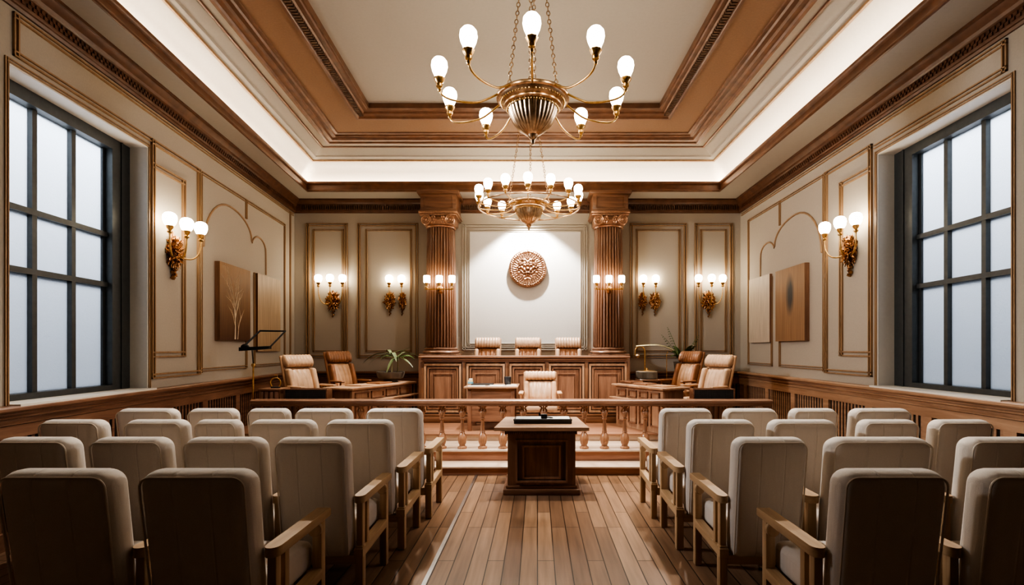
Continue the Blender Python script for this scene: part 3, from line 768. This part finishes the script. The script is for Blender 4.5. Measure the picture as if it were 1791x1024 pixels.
for i in range(13):
    az = R(i*360/13+rf.uniform(-12,12)); L = rf.uniform(.26,.42); m = MB()
    if i % 3 == 0: pinnate(m, (0,0,.93), az, L, rf.uniform(.6,.8), .2, .02, .11)
    else: frond(m, (0,0,.93), az, L, rf.uniform(.45,.72), rf.uniform(.2,.34), .06, 12, .4)
    m.build('frond', M['leaf_d'], t, keepn=True, smooth=60)
m = MB(); pinnate(m, (-.02,0,.95), R(185), .28, .86, .16, .018, .09, 14); m.build('frond', M['leaf_d'], t, keepn=True, smooth=60)
# brass arched lamp with dark drum base
LYq = 9.0; t = thing('arched_lamp', 'brass arched desk lamp on a dark drum base at the right counsel table', 'lamp', ((1131-940)/F*LYq, LYq, 1.07))
k = LYq/F
MB().lathe([(0,0),(.17,0),(.185,.012),(.185,.125),(.175,.135),(0,.135)], 48, mod=lambda i, a: 1+.012*math.cos(a*48)*(1 if i in (2,3) else 0)).build('drum_base', M['planter'], t)
MB().lathe([(0,.135),(.16,.135),(.15,.142),(.03,.15),(.014,.19),(0,.19)], 32).build('base_plate', M['brass'], t)
pts = [(-.03,0,.15),(-.03,0,.46)]
for i in range(9): a = R(180*i/8); pts.append((-.03-.085+.085*math.cos(a), 0, .48+.085*math.sin(a)))
pts.append((-.205,0,.41))
MB().tube(pts, .010, 8).build('stem', M['brass'], t)
m = MB(); ts = [i/16 for i in range(17)]
arc = [(.05*math.cos(a), .03*math.sin(a)) for a in [PI*i/8 for i in range(9)]]
m.prism(arc+[(-.044,0.0),(.044,0)][:0], ts, lambda tt, u, v: (-.19+.66*tt, u*.7, .565+v*.7+.02*math.sin(PI*tt)-.17*max(0, tt-.55)**1.6*3.2*.5)); m.build('shade', plain('olive_brass', (.34,.30,.18), .35, .8), t)
MB().tube([(.355,.02,-.0),(.355,.02,.42),(.37,.01,.48)], .007, 8).build('support_post', M['brass'], t)
m = MB(); m.blob((-.16,0,.40), .04, .04, .035, 16, 10); m.build('lamp_head', M['bronze'], t)
t = thing('lamp_stand', 'dark round pedestal stand under the arched brass lamp', 'stand', ((1131-940)/F*LYq, LYq, PZ))
MB().lathe([(0,0),(.17,0),(.17,.02),(.05,.05),(.04,.1),(.04,.60),(.06,.66),(0,.67)], 24).build('base', M['dark_z'], t)
MB().lathe([(0,.67),(.19,.67),(.20,.68),(.20,.70),(.19,.709),(0,.709)], 32).build('top', M['dark_x'], t)
t = thing('wooden_tray', 'shallow wooden letter tray before the drum lamp on the right counsel table', 'tray', (PR(1.0,.23).x, PR(1.0,.23).y, 1.031), R(-61))
m = MB(); m.box(-.13,.13,-.11,.11,0,.01); m.box(-.13,.13,-.11,-.10,0,.04); m.box(-.13,.13,.10,.11,0,.04); m.build('box', M['mid_x'], t, smooth=0)
m = MB(); m.tube([(-.135,-.115,.03),(.135,-.115,.03),(.135,.115,.03),(-.135,.115,.03)], .012, 6, closed=True); m.build('rim', M['dark_y'], t, smooth=0)

# ------------------------------------------------------------------ columns
def make_column(x, lab):
    cy = 10.12;  t = thing('fluted_column', lab, 'column', (x, cy, PZ))
    MB().rbox(-.37, .37, -.33, .37, 0, 1.10, .012, 2).build('pedestal', M['mid_z'], t)
    m = MB(); m.rbox(-.36, .36, -.36, .36, 1.10, 1.135, .01, 2); m.lathe([(0,1.135),(.33,1.135),(.355,1.15),(.36,1.17),(.345,1.19),(.315,1.20),(.31,1.215),(.325,1.225),(.325,1.24),(.30,1.255),(0,1.255)], 48); m.build('base', M['column'], t)
    n = 30
    fl = lambda i, a: 1-.15*max(0, math.cos(a*n)+.1)**.5 if 0 < i < 5 else .90
    MB().lathe([(.29,1.25),(.30,1.28),(.295,1.9),(.285,2.7),(.272,3.56),(.275,3.60)], n*8, mod=fl).build('shaft', M['column'], t, smooth=50)
    m = MB(); m.lathe([(0,3.58),(.28,3.58),(.295,3.60),(.28,3.62),(.30,3.66),(.32,3.70),(0,3.70)], 32); m.rbox(-.35,.35,-.33,.33,3.78,3.815,.008,2); m.rbox(-.37,.37,-.35,.35,3.815,3.86,.01,2); m.rbox(-.30,.30,-.28,.28,3.66,3.79,.02,2)
    cap = m.build('capital', M['capital'], t)
    for s in (-1, 1):
        m = MB(); pts = []
        for i in range(40):
            a = i/39*2.6*2*PI; rr = .098*(1-i/39*.82)
            pts.append((s*(.235+rr*math.cos(a+PI/2)), -.33, 3.695+rr*math.sin(a+PI/2)))
        m.tube(pts, [.02*(1-.5*i/39) for i in range(40)], 8)
        m.lathe([(0,0),(.085,0),(.09,.02),(.09,.3),(0,.3)], 24); bm2 = m.bm
        for v in bm2.verts:
            if abs(v.co.x) < .0901 and v.co.z < .31 and v.co.z > -.001: v.co = Vector((s*.235+v.co.x, -.33+v.co.z, 3.695+v.co.y))
        m.blob((s*.235,-.345,3.695), .024,.02,.024,12,8)
        m.build('volute', M['capital'], cap)
        m = MB()
        for j in range(6):
            a = 2*PI*j/6; m.blob((s*.09+.038*math.cos(a), -.325, 3.70+.05*math.sin(a)), .026,.03,.032,10,8,.3,2,j)
        m.blob((s*.09,-.335,3.70), .022,.03,.022,10,8); m.build('rosette', M['capital'], cap)
    m = MB(); m.rbox(-.34,.34,-.30,.33,3.86,4.24,.008,2); m.rbox(-.40,.40,-.36,.36,4.19,4.252,.015,2); m.rbox(-.36,.36,-.32,.33,3.86,3.90,.01,2)
    framed(m, -.28, .28, -.30, 3.93, 4.16, .025, .015); m.build('entablature', M['dark_x'], t)
make_column((771.5-940)/F*10.12, 'fluted wooden column left of the white medallion panel')
make_column((1064-940)/F*10.12, 'fluted wooden column right of the white medallion panel')

# ------------------------------------------------------------------ sconces (local: wall at y=0, room towards -Y)
GP = [(0,-.085),(.03,-.085),(.052,-.07),(.068,-.035),(.075,.005),(.07,.042),(.052,.066),(.025,.078),(0,.08)]
def ornate(t, w, h, d, seed=1):
    m = MB(); m.blob((0,-d*.35,0), w/2, d*.8, h/2, 56, 36, .55, 5.5, seed)
    rg = random.Random(seed)
    for i in range(9):
        a = rg.uniform(0, 2*PI); cx, cz = .27*w*math.cos(a), .30*h*math.sin(a); s = rg.choice((-1,1)); r0 = w*.15
        m.tube([(cx+r0*(1-k/14*.7)*math.cos(s*k*.55), -d*.95-.008*math.sin(k), cz+r0*(1-k/14*.7)*math.sin(s*k*.55)) for k in range(14)], [.011*(1-k/20)*(w/.2) for k in range(14)], 6)
    for i in range(6):
        z = -h*.42-i*h*.10; m.blob((.012*(-1)**i*w/.2, -d*.35, z), w*.13*(1-i*.12), d*.35, h*.075, 10, 8, .3, 3, seed+i)
    m.blob((0,-d*.4,h*.46), w*.2, d*.5, h*.12, 14, 10, .4, 3, seed)
    return m.build('backplate', M['gilt'], t, smooth=60)
def sconce_arm(t, x, off, zg, kind='globe', plate_top=0.0, style='curve', s=1.0):
    m = MB(); P0 = Vector((0,-.05,plate_top-.03))
    zb = zg-.19
    if style == 'curve':
        pts = []
        P1 = Vector((x*.35, -.05-off*.3, plate_top-.12)); P2 = Vector((x*1.0, -off, plate_top-.14)); P3 = Vector((x, -off, zb))
        for i in range(15):
            q = i/14; pts.append(P0*(1-q)**3+P1*3*q*(1-q)**2+P2*3*q*q*(1-q)+P3*q**3)
    else:
        pts = [P0, Vector((x*.5, -off*.8, plate_top+.04)), Vector((x, -off, plate_top+.1)), Vector((x, -off, zb))]
    m.tube(pts, .009, 8); a = m.build('arm', M['brass'], t, smooth=60)
    MB().lathe([(0,0),(.012,0),(.012,.02),(.028,.03),(.03,.045),(.018,.055),(.02,.065),(.036,.085),(.042,.11),(.038,.112),(0,.105)], 16, (x,-off,zb)).build('socket', M['brass'], a)
    if kind == 'globe':
        MB().lathe([(r*s, z*s) for r, z in GP], 24, (x,-off,zg)).build('globe', M['globe_w'], a, smooth=60)
    else:
        MB().lathe([(0,-.08),(.055,-.08),(.062,-.07),(.064,.06),(.058,.075),(0,.078)], 20, (x,-off,zg)).build('globe', M['globe_w'], a)
    return a
def sconce(loc, rz, globes, plate, lab, seed, group=None, style='curve', ph=.5):
    t = thing('wall_sconce', lab, 'wall lamp', loc, rz, group)
    ornate(t, *plate, seed)
    for (x, off, zg) in globes: sconce_arm(t, x, off, zg, style=style, plate_top=.02)
    return t
sconce(LW(6.30,0,2.78), R(90)-.112*0+math.atan(.112), [(-.27,.14,.345),(-.05,.21,.335),(.17,.26,.34)], (.21,.34,.10), 'gilt three-globe sconce on the left side wall beside the window', 3, 'three-globe side wall sconces')
sconce(RW(6.76,0,2.88), R(-90), [(.28,.13,.355),(.11,.23,.35),(-.19,.26,.35)], (.21,.34,.10), 'gilt three-globe sconce on the right side wall beside the window', 5, 'three-globe side wall sconces')
for px, lab, sd in ((584,'gilt three-globe sconce on the back wall in the left corner panel',7),(1239,'gilt three-globe sconce on the back wall in the right corner panel',8)):
    sconce((bx(px),10.5,2.56), 0, [(-.25,.16,.45),(0,.2,.45),(.235,.16,.45)], (.24,.33,.10), lab, sd, 'back wall sconces')
for px, w, lab, sd in ((683,.19,'single-globe gilt sconce left of the left column, outer one of the pair',11),(704.5,.13,'single-globe gilt sconce left of the left column, inner one of the pair',12),(1123.5,.15,'single-globe gilt sconce right of the right column, inner one of the pair',13),(1145,.19,'single-globe gilt sconce right of the right column, outer one of the pair',14)):
    sconce((bx(px),10.5,2.56), 0, [(0,.10,.45)], (w,.30,.09), lab, sd, 'back wall sconces', 'straight')
for px, lab in ((770,'row of three lit shades on the front of the left column'),(1064,'row of three lit shades on the front of the right column')):
    Yc = 9.80; t = thing('column_sconce', lab, 'wall lamp', ((px-940)/F*Yc, Yc, 2.70), 0, 'column sconces')
    MB().tube([(-.26,-.09,.02),(.26,-.09,.02)], .010, 8).build('crossbar', M['brass'], t)
    m = MB(); m.blob((0,-.025,.02), .06,.05,.08,16,10,.3,4,2); m.tube([(0,0,.02),(0,-.09,.02)], .012, 8); m.build('backplate', M['gilt'], t)
    for x in (-.237, 0, .237):
        m = MB(); m.lathe([(0,.02),(.012,.02),(.02,.05),(.012,.07),(.018,.10),(.035,.13),(.04,.145),(0,.145)], 14, (x,-.09,0)); m.tube([(x-.03,-.09,.0),(x-.035,-.09,.06),(x-.02,-.09,.10)], .005, 6); m.tube([(x+.03,-.09,.0),(x+.035,-.09,.06),(x+.02,-.09,.10)], .005, 6)
        a = m.build('arm', M['brass'], t)
        MB().lathe([(0,.14),(.052,.14),(.06,.15),(.062,.26),(.056,.275),(0,.278)], 20, (x,-.09,0)).build('shade', M['globe_w'], a)

# ------------------------------------------------------------------ chandeliers
def chain(m, p, q, link=.055, r=.0045):
    p, q = Vector(p), Vector(q); d = q-p; n = max(2, int(d.length/(link*.78))); d.normalize()
    u = Vector((0,1,0)) if abs(d.y) < .9 else Vector((1,0,0)); u = (u-d*u.dot(d)).normalized(); w = d.cross(u)
    for i in range(n):
        c = p+(q-p)*((i+.5)/n); s_ = u if i % 2 else w
        m.tube([c+d*(link*.5*math.cos(a))+s_*(link*.3*math.sin(a)) for a in [2*PI*k/10 for k in range(10)]], r, 5, closed=True)
def chandelier(lab, loc, nb, ring_r, bulb_ang, rimr, ztop, chains, topr, bs=1.0, skip=()):
    """loc: centre at bulb height; bowl hangs just below"""
    t = thing('chandelier', lab, 'chandelier', loc, 0, None)
    n = 64
    mod = lambda i, a: 1-(.05*(.5+.5*math.cos(a*32)) if 3 <= i <= 8 else 0)
    b = MB().lathe([(.012,-.40),(.05,-.395),(.09,-.375),(.15,-.33),(.20,-.27),(.235,-.20),(.252,-.15),(.262,-.13),(.265,-.125),(.27,-.12),(.29,-.115),(.29,-.10),(.28,-.095),(.30,-.085),(.335,-.06),(.345,-.045),(.365,-.04),(.37,-.025),(.365,-.01),(.34,0),(.33,-.015),(.3,-.03),(0,-.03)], 192, mod=mod)
    b.map(lambda p: Vector((p.x*rimr/.37, p.y*rimr/.37, p.z))).build('bowl', M['bronze'], t, smooth=40)
    m = MB()
    for i in range(60):
        a = 2*PI*i/60; m.blob((.318*rimr/.37*math.cos(a), .318*rimr/.37*math.sin(a), -.068), .009,.009,.016,6,5)
        a += .05; m.blob((.258*rimr/.37*math.cos(a), .258*rimr/.37*math.sin(a), -.138), .008,.008,.014,6,5)
    for r_, z_ in ((.318,-.068),(.258,-.138)): m.tube([(r_*rimr/.37*math.cos(2*PI*i/60), r_*rimr/.37*math.sin(2*PI*i/60), z_) for i in range(60)], .004, 5, closed=True)
    m.build('beading', M['brass'], t)
    MB().lathe([(0,-.49),(.008,-.488),(.02,-.47),(.024,-.455),(.014,-.44),(.03,-.43),(.045,-.415),(.05,-.40),(.06,-.385),(0,-.38)], 20).build('finial', M['bronze'], t)
    for (a0, r0, tz) in chains:
        m = MB(); chain(m, (r0*math.cos(R(a0)), r0*math.sin(R(a0)), -.01), (topr*math.cos(R(a0)), topr*math.sin(R(a0)), ztop)); m.build('chain', M['bronze'], t, smooth=60)
    MB().lathe([(0,ztop-.05),(topr*.6,ztop-.04),(topr+.03,ztop-.01),(topr+.03,ztop+.01),(0,ztop+.01)], 24).build('ceiling_plate', M['bronze'], t)
    if nb > 12:
        m = MB(); m.tube([(ring_r*math.cos(2*PI*i/72), ring_r*math.sin(2*PI*i/72), -.10) for i in range(72)], .012, 8, closed=True); m.build('hoop', M['bronze'], t, smooth=60)
    for i in range(nb):
        if i in skip: continue
        a = -PI/2+2*PI*i/nb; c, s_ = math.cos(a), math.sin(a)
        path = [(rimr*.97,-.03),(rimr+.1,-.10),(ring_r*.62,-.155),(ring_r*.85,-.165),(ring_r*.97,-.135),(ring_r,-.08),(ring_r,-.02)]
        if nb > 12: path = [(rimr*.9,-.06),(rimr+.08,-.12),(ring_r*.75,-.12),(ring_r,-.10),(ring_r,-.02)]
        # smooth the path
        for _ in range(2):
            np_ = [path[0]]
            for p, q in zip(path, path[1:]): np_ += [(p[0]*.75+q[0]*.25, p[1]*.75+q[1]*.25), (p[0]*.25+q[0]*.75, p[1]*.25+q[1]*.75)]
            path = np_+[path[-1]]
        m = MB(); m.tube([(r_*c, r_*s_, z) for r_, z in path], .0105, 8)
        arm = m.build('arm', M['brass'], t, smooth=60)
        k = bs
        MB().lathe([(0,-.10*k),(.012,-.095*k),(.02,-.08*k),(.012,-.065*k),(.03,-.05*k),(.033,-.03*k),(.026,-.02*k),(.042,.0),(.052,.03*k),(.046,.04*k),(0,.035*k)], 16, (ring_r*c, ring_r*s_, 0), mod=lambda i_, a_: 1+(.06*math.cos(a_*8) if i_ > 6 else 0)).build('socket', M['brass'], arm)
        MB().lathe([(0,.03*k),(.042*k,.03*k),(.05*k,.06*k),(.068*k,.10*k),(.078*k,.145*k),(.072*k,.19*k),(.05*k,.218*k),(.02*k,.23*k),(0,.231*k)], 24, (ring_r*c, ring_r*s_, 0)).build('globe', M['globe'], arm, smooth=60)
    return t
ch1 = [(200,.33,0),(250,.30,0),(75,.3,0),(340,.33,0)]
chandelier('large bronze chandelier with ten globes on curved arms, hung nearest', ((932-940)/F*5.2, 5.2, 4.15), 10, .935, 0, .37, CEIL-4.15-.0, [(200,.26,0),(262,.16,0),(85,.16,0),(340,.26,0)], .10)
chandelier('smaller ring-shaped bronze chandelier with many globes, hung farther over the bench', ((925-940)/F*8.85, 8.85, 4.12), 15, .87, 0, .345, 5.37-4.12, [(180,.345,0),(80,.12,0),(0,.345,0)], .16, .95)

# ------------------------------------------------------------------ medallion
t = thing('wall_medallion', 'round bronze relief medallion on the white panel behind the bench', 'medallion', ((923-940)/F*10.4, 10.425, 1.6+(610-470)/F*10.4))
RM = .385
m = MB(); m.lathe([(0,.0),(RM*.97,.0),(RM,.01),(RM,.035),(RM*.985,.045),(0,.045)], 96); m.map(lambda p: Vector((p.x, -p.z+.045, p.y))); m.build('disc', M['copper'], t)
m = MB(); m.lathe([(0,0),(.05,0),(.05,.028),(0,.028)], 16); m.map(lambda p: Vector((p.x, p.z+.045, p.y))); m.build('mount', M['bronze'], t)
m = MB(); nr, na = 70, 200; vs = []; fs = []
def relief(r, a):
    x, z = r*math.cos(a), r*math.sin(a); p = Vector((x, z, 0))
    h = 0
    if r > .97: h = .010
    elif r > .80: h = .010+.016*abs(math.sin(a*26))*math.sin(PI*(r-.80)/.17)+.008*noise.noise(p*22)
    elif r > .76: h = .022
    else:
        q = Vector((abs(x)*6.5, z*6.5, 1.7)); q2 = Vector((abs(x)*13, z*13, 5.1))
        n1 = 1-abs(noise.noise(q))*2.2; n2 = 1-abs(noise.noise(q2))*2.0
        h = .006+.024*max(0, n1)+.009*n2
        if r > .60: h = .010+.012*abs(math.sin(a*18+6*r))+.004*n2
        h += .020*math.exp(-(x*x)/.035-((z-.02)**2)/.10)*(.7+.3*math.cos(z*30))
        if .575 < r < .615: h = .020
    return h
for i in range(nr+1):
    for j in range(na):
        r_, a = i/nr, 2*PI*j/na; q = RM*.985*r_
        vs.append((q*math.cos(a), -.0-relief(r_, a), q*math.sin(a)))
for i in range(nr):
    for j in range(na):
        l = (j+1) % na; fs.append((i*na+j, i*na+l, (i+1)*na+l, (i+1)*na+j))
m.add(vs, fs); m.build('relief', M['copper'], t, smooth=50)

# ------------------------------------------------------------------ paintings
def canvas_mat(name, top, bot, zlo, zhi, streak=(60,60,2.0), dark=None):
    m, nt, b = newmat(name)
    tc = nt.nodes.new('ShaderNodeTexCoord'); sp = nt.nodes.new('ShaderNodeSeparateXYZ'); link(nt, tc.outputs['Object'], sp.inputs[0])
    mr = nt.nodes.new('ShaderNodeMapRange'); mr.inputs[1].default_value = zlo; mr.inputs[2].default_value = zhi; link(nt, sp.outputs[2], mr.inputs[0])
    r = ramp(nt, mr.outputs[0], [(0, bot), (1, top)])
    mp = nt.nodes.new('ShaderNodeMapping'); mp.inputs['Scale'].default_value = streak; link(nt, tc.outputs['Object'], mp.inputs[0])
    n = nt.nodes.new('ShaderNodeTexNoise'); n.inputs['Scale'].default_value = 1; n.inputs['Detail'].default_value = 5; link(nt, mp.outputs[0], n.inputs['Vector'])
    r2 = ramp(nt, n.outputs['Fac'], [(.3, (.72,.70,.68)), (.7, (1.1,1.08,1.06))])
    mx = nt.nodes.new('ShaderNodeMix'); mx.data_type = 'RGBA'; mx.blend_type = 'MULTIPLY'; mx.inputs['Factor'].default_value = 1
    link(nt, r.outputs[0], mx.inputs['A']); link(nt, r2.outputs[0], mx.inputs['B']); res = mx.outputs['Result']
    if dark:
        (cy, cz, sy, sz, col) = dark
        mp3 = nt.nodes.new('ShaderNodeMapping'); mp3.inputs['Location'].default_value = (0, -cy/sy, -cz/sz); mp3.inputs['Scale'].default_value = (0, 1/sy, 1/sz); link(nt, tc.outputs['Object'], mp3.inputs[0])
        g = nt.nodes.new('ShaderNodeTexGradient'); g.gradient_type = 'SPHERICAL'; link(nt, mp3.outputs[0], g.inputs[0])
        mul = nt.nodes.new('ShaderNodeMath'); mul.operation = 'MULTIPLY'; link(nt, g.outputs['Fac'], mul.inputs[0]); link(nt, n.outputs['Fac'], mul.inputs[1])
        mu2 = nt.nodes.new('ShaderNodeMath'); mu2.operation = 'MULTIPLY'; mu2.use_clamp = True; link(nt, mul.outputs[0], mu2.inputs[0]); mu2.inputs[1].default_value = 3.2
        m4 = nt.nodes.new('ShaderNodeMix'); m4.data_type = 'RGBA'; link(nt, mu2.outputs[0], m4.inputs['Factor']); link(nt, res, m4.inputs['A']); m4.inputs['B'].default_value = (*col, 1); res = m4.outputs['Result']
    link(nt, res, b.inputs['Base Color']); b.inputs['Roughness'].default_value = .55
    return m
def picture(W, a0, a1, z0, z1, d, mat_, lab, edge, strokes=False, d0=.0):
    base = Vector(W((a0+a1)/2, 0, z0)); t = thing('wall_picture', lab, 'picture', base)
    MB().box(a0, a1, d0+.002, d0+d-.004, z0, z1, W).build('stretcher', edge, t, world=True, smooth=0)
    f = MB().box(a0, a1, d0+d-.004, d0+d, z0, z1, W).build('canvas', mat_, t, world=True, smooth=0)
    if strokes:
        m = MB(); rg = random.Random(9); ac = a0+(a1-a0)*.52
        def br(a, z, ang, L, w, lev):
            pts = []; aa = a; zz = z
            for i in range(9):
                pts.append(Vector(W(aa, d0+d+.0005, zz))); aa += math.sin(ang)*L/8; zz += math.cos(ang)*L/8; ang += rg.uniform(-.09,.09)
                aa = min(max(aa, a0+.03), a1-.03); zz = min(zz, z1-.05)
            m.tube(pts, [w*(1-.75*i/8) for i in range(9)], 5)
            if lev:
                for k in (3, 5, 6, 7): br(W_inv(pts[k]), pts[k].z, ang+rg.choice((-1,1))*rg.uniform(.25,.6), L*rg.uniform(.45,.7), w*.5, lev-1)
        def W_inv(p): return p.y
        br(ac-.06, z0+.02, .08, .55, .012, 2); br(ac-.04, z0+.02, -.03, .8, .008, 2); br(ac+.03, z0+.02, .2, .4, .007, 1)
        m.build('brush_strokes', plain('pale_strokes', (.80,.66,.48), .6), f)
        for c in f.children:
            off = t.location
            for v in c.data.vertices: v.co -= off
    return t
picture(LW, 7.34, 8.32, 1.72, 2.85, .075, canvas_mat('amber_canvas', (.32,.18,.08), (.085,.03,.016), -.1, 1.1), 'amber brown canvas with pale branch strokes on the left wall', M['dark_z'], True)
picture(LW, 8.66, 9.64, 1.55, 2.87, .05, canvas_mat('pale_canvas', (.56,.46,.34), (.46,.33,.21), -.1, 1.4), 'pale beige canvas on the left wall above the reading stand', M['dark_z'])
picture(RW, 7.83, 8.79, 1.72, 2.91, .075, canvas_mat('wood_canvas', (.32,.185,.10), (.34,.20,.115), -.1, 1.2, (60,60,1.6), (-.02,.75,.16,.38,(.03,.03,.035))), 'brown wood-grained canvas with dark smudge on the right wall', M['mid_z'])
picture(RW, 9.07, 9.95, 1.71, 2.92, .05, canvas_mat('cream_canvas', (.64,.56,.46), (.60,.52,.43), -.1, 1.4), 'pale cream canvas on the right wall near the corner', M['mid_z'])

# ------------------------------------------------------------------ lights
def area(name, loc, target, sx, sy, power, col):
    l = bpy.data.lights.new(name, 'AREA'); l.shape = 'RECTANGLE'; l.size = sx; l.size_y = sy; l.energy = power; l.color = col
    o = bpy.data.objects.new(name, l); C.objects.link(o); o.location = loc
    o.rotation_euler = (Vector(target)-Vector(loc)).to_track_quat('-Z', 'Y').to_euler(); return o
def spot(name, loc, target, power, ang, col, blend=.5, size=.03):
    l = bpy.data.lights.new(name, 'SPOT'); l.energy = power; l.spot_size = R(ang); l.spot_blend = blend; l.color = col; l.shadow_soft_size = size
    o = bpy.data.objects.new(name, l); C.objects.link(o); o.location = loc
    o.rotation_euler = (Vector(target)-Vector(loc)).to_track_quat('-Z', 'Y').to_euler(); return o
WARM = (1,.80,.58)
area('skylight_left', (-5.9, 4.9, 5.0), (-4.7, 5.0, 3.0), 4.0, 1.2, 185, (.86,.92,1))
area('skylight_right', (5.75, 5.3, 5.05), (4.5, 5.3, 3.05), 4.0, 1.2, 165, (.86,.92,1))
spot('window_fill_left', (-4.25, 4.9, 3.6), (4.1, 7.0, 1.0), 420, 84, (.93,.96,1), .8, .25)  # fill spot added inside the window head to boost the pane's weak daylight
spot('window_fill_right', (4.05, 5.3, 3.6), (-4.2, 7.6, 1.2), 150, 84, (.93,.96,1), .8, .25)  # weaker added fill on the opposite side, also inside the window head
for x in (-2.3, 2.3):
    spot('seat_fill_spot', (x, 8.6, 5.1), (x*.95, 4.6, .5), 300, 44, (1,.95,.87), .8, .08)  # added fill from the bench side to brighten the seats
spot('medallion_spot', (-.2, 9.95, 4.55), (-.2, 9.96, 0), 520, 100, (1,.96,.90), .35, .05)
for x in (-2.7, -.2, 2.1):
    spot('downlight', (x, 7.3, 5.15), (x, 8.1, .3), 400, 60, (1,.90,.76), .8, .08)
for x in (-2.6, 2.2):
    spot('seat_downlight', (x, 7.0, 5.15), (x, 4.1, .6), 420, 56, (1,.92,.82), .9, .08)
spot('aisle_downlight', (0, 6.2, 5.2), (0, 6.3, 0), 620, 52, (1,.90,.76), .9, .08)
spot('bench_spot', (-.2, 5.9, 5.2), (-.2, 8.7, .8), 220, 50, (1,.90,.76), .9, .08)

w = bpy.data.worlds.new('world'); bpy.context.scene.world = w; w.use_nodes = True
w.node_tree.nodes['Background'].inputs[0].default_value = (.75,.85,1,1); w.node_tree.nodes['Background'].inputs[1].default_value = .08

# ------------------------------------------------------------------ camera
cam = bpy.data.cameras.new('camera'); co = bpy.data.objects.new('camera', cam); C.objects.link(co)
co.location = (0, 0, 1.6); co.rotation_euler = (R(90), 0, 0)
cam.sensor_width = 36; cam.lens = 36*F/1791; cam.shift_x = -44.5/1791; cam.shift_y = 98/1791; cam.clip_start = .05
sc = bpy.context.scene; sc.camera = co
sc.cycles.max_bounces = 7; sc.cycles.diffuse_bounces = 4; sc.cycles.glossy_bounces = 3
sc.cycles.sample_clamp_indirect = 4; sc.cycles.caustics_reflective = False; sc.cycles.caustics_refractive = False
sc.view_settings.view_transform = 'AgX'; sc.view_settings.look = 'AgX - High Contrast'; sc.view_settings.exposure = .78
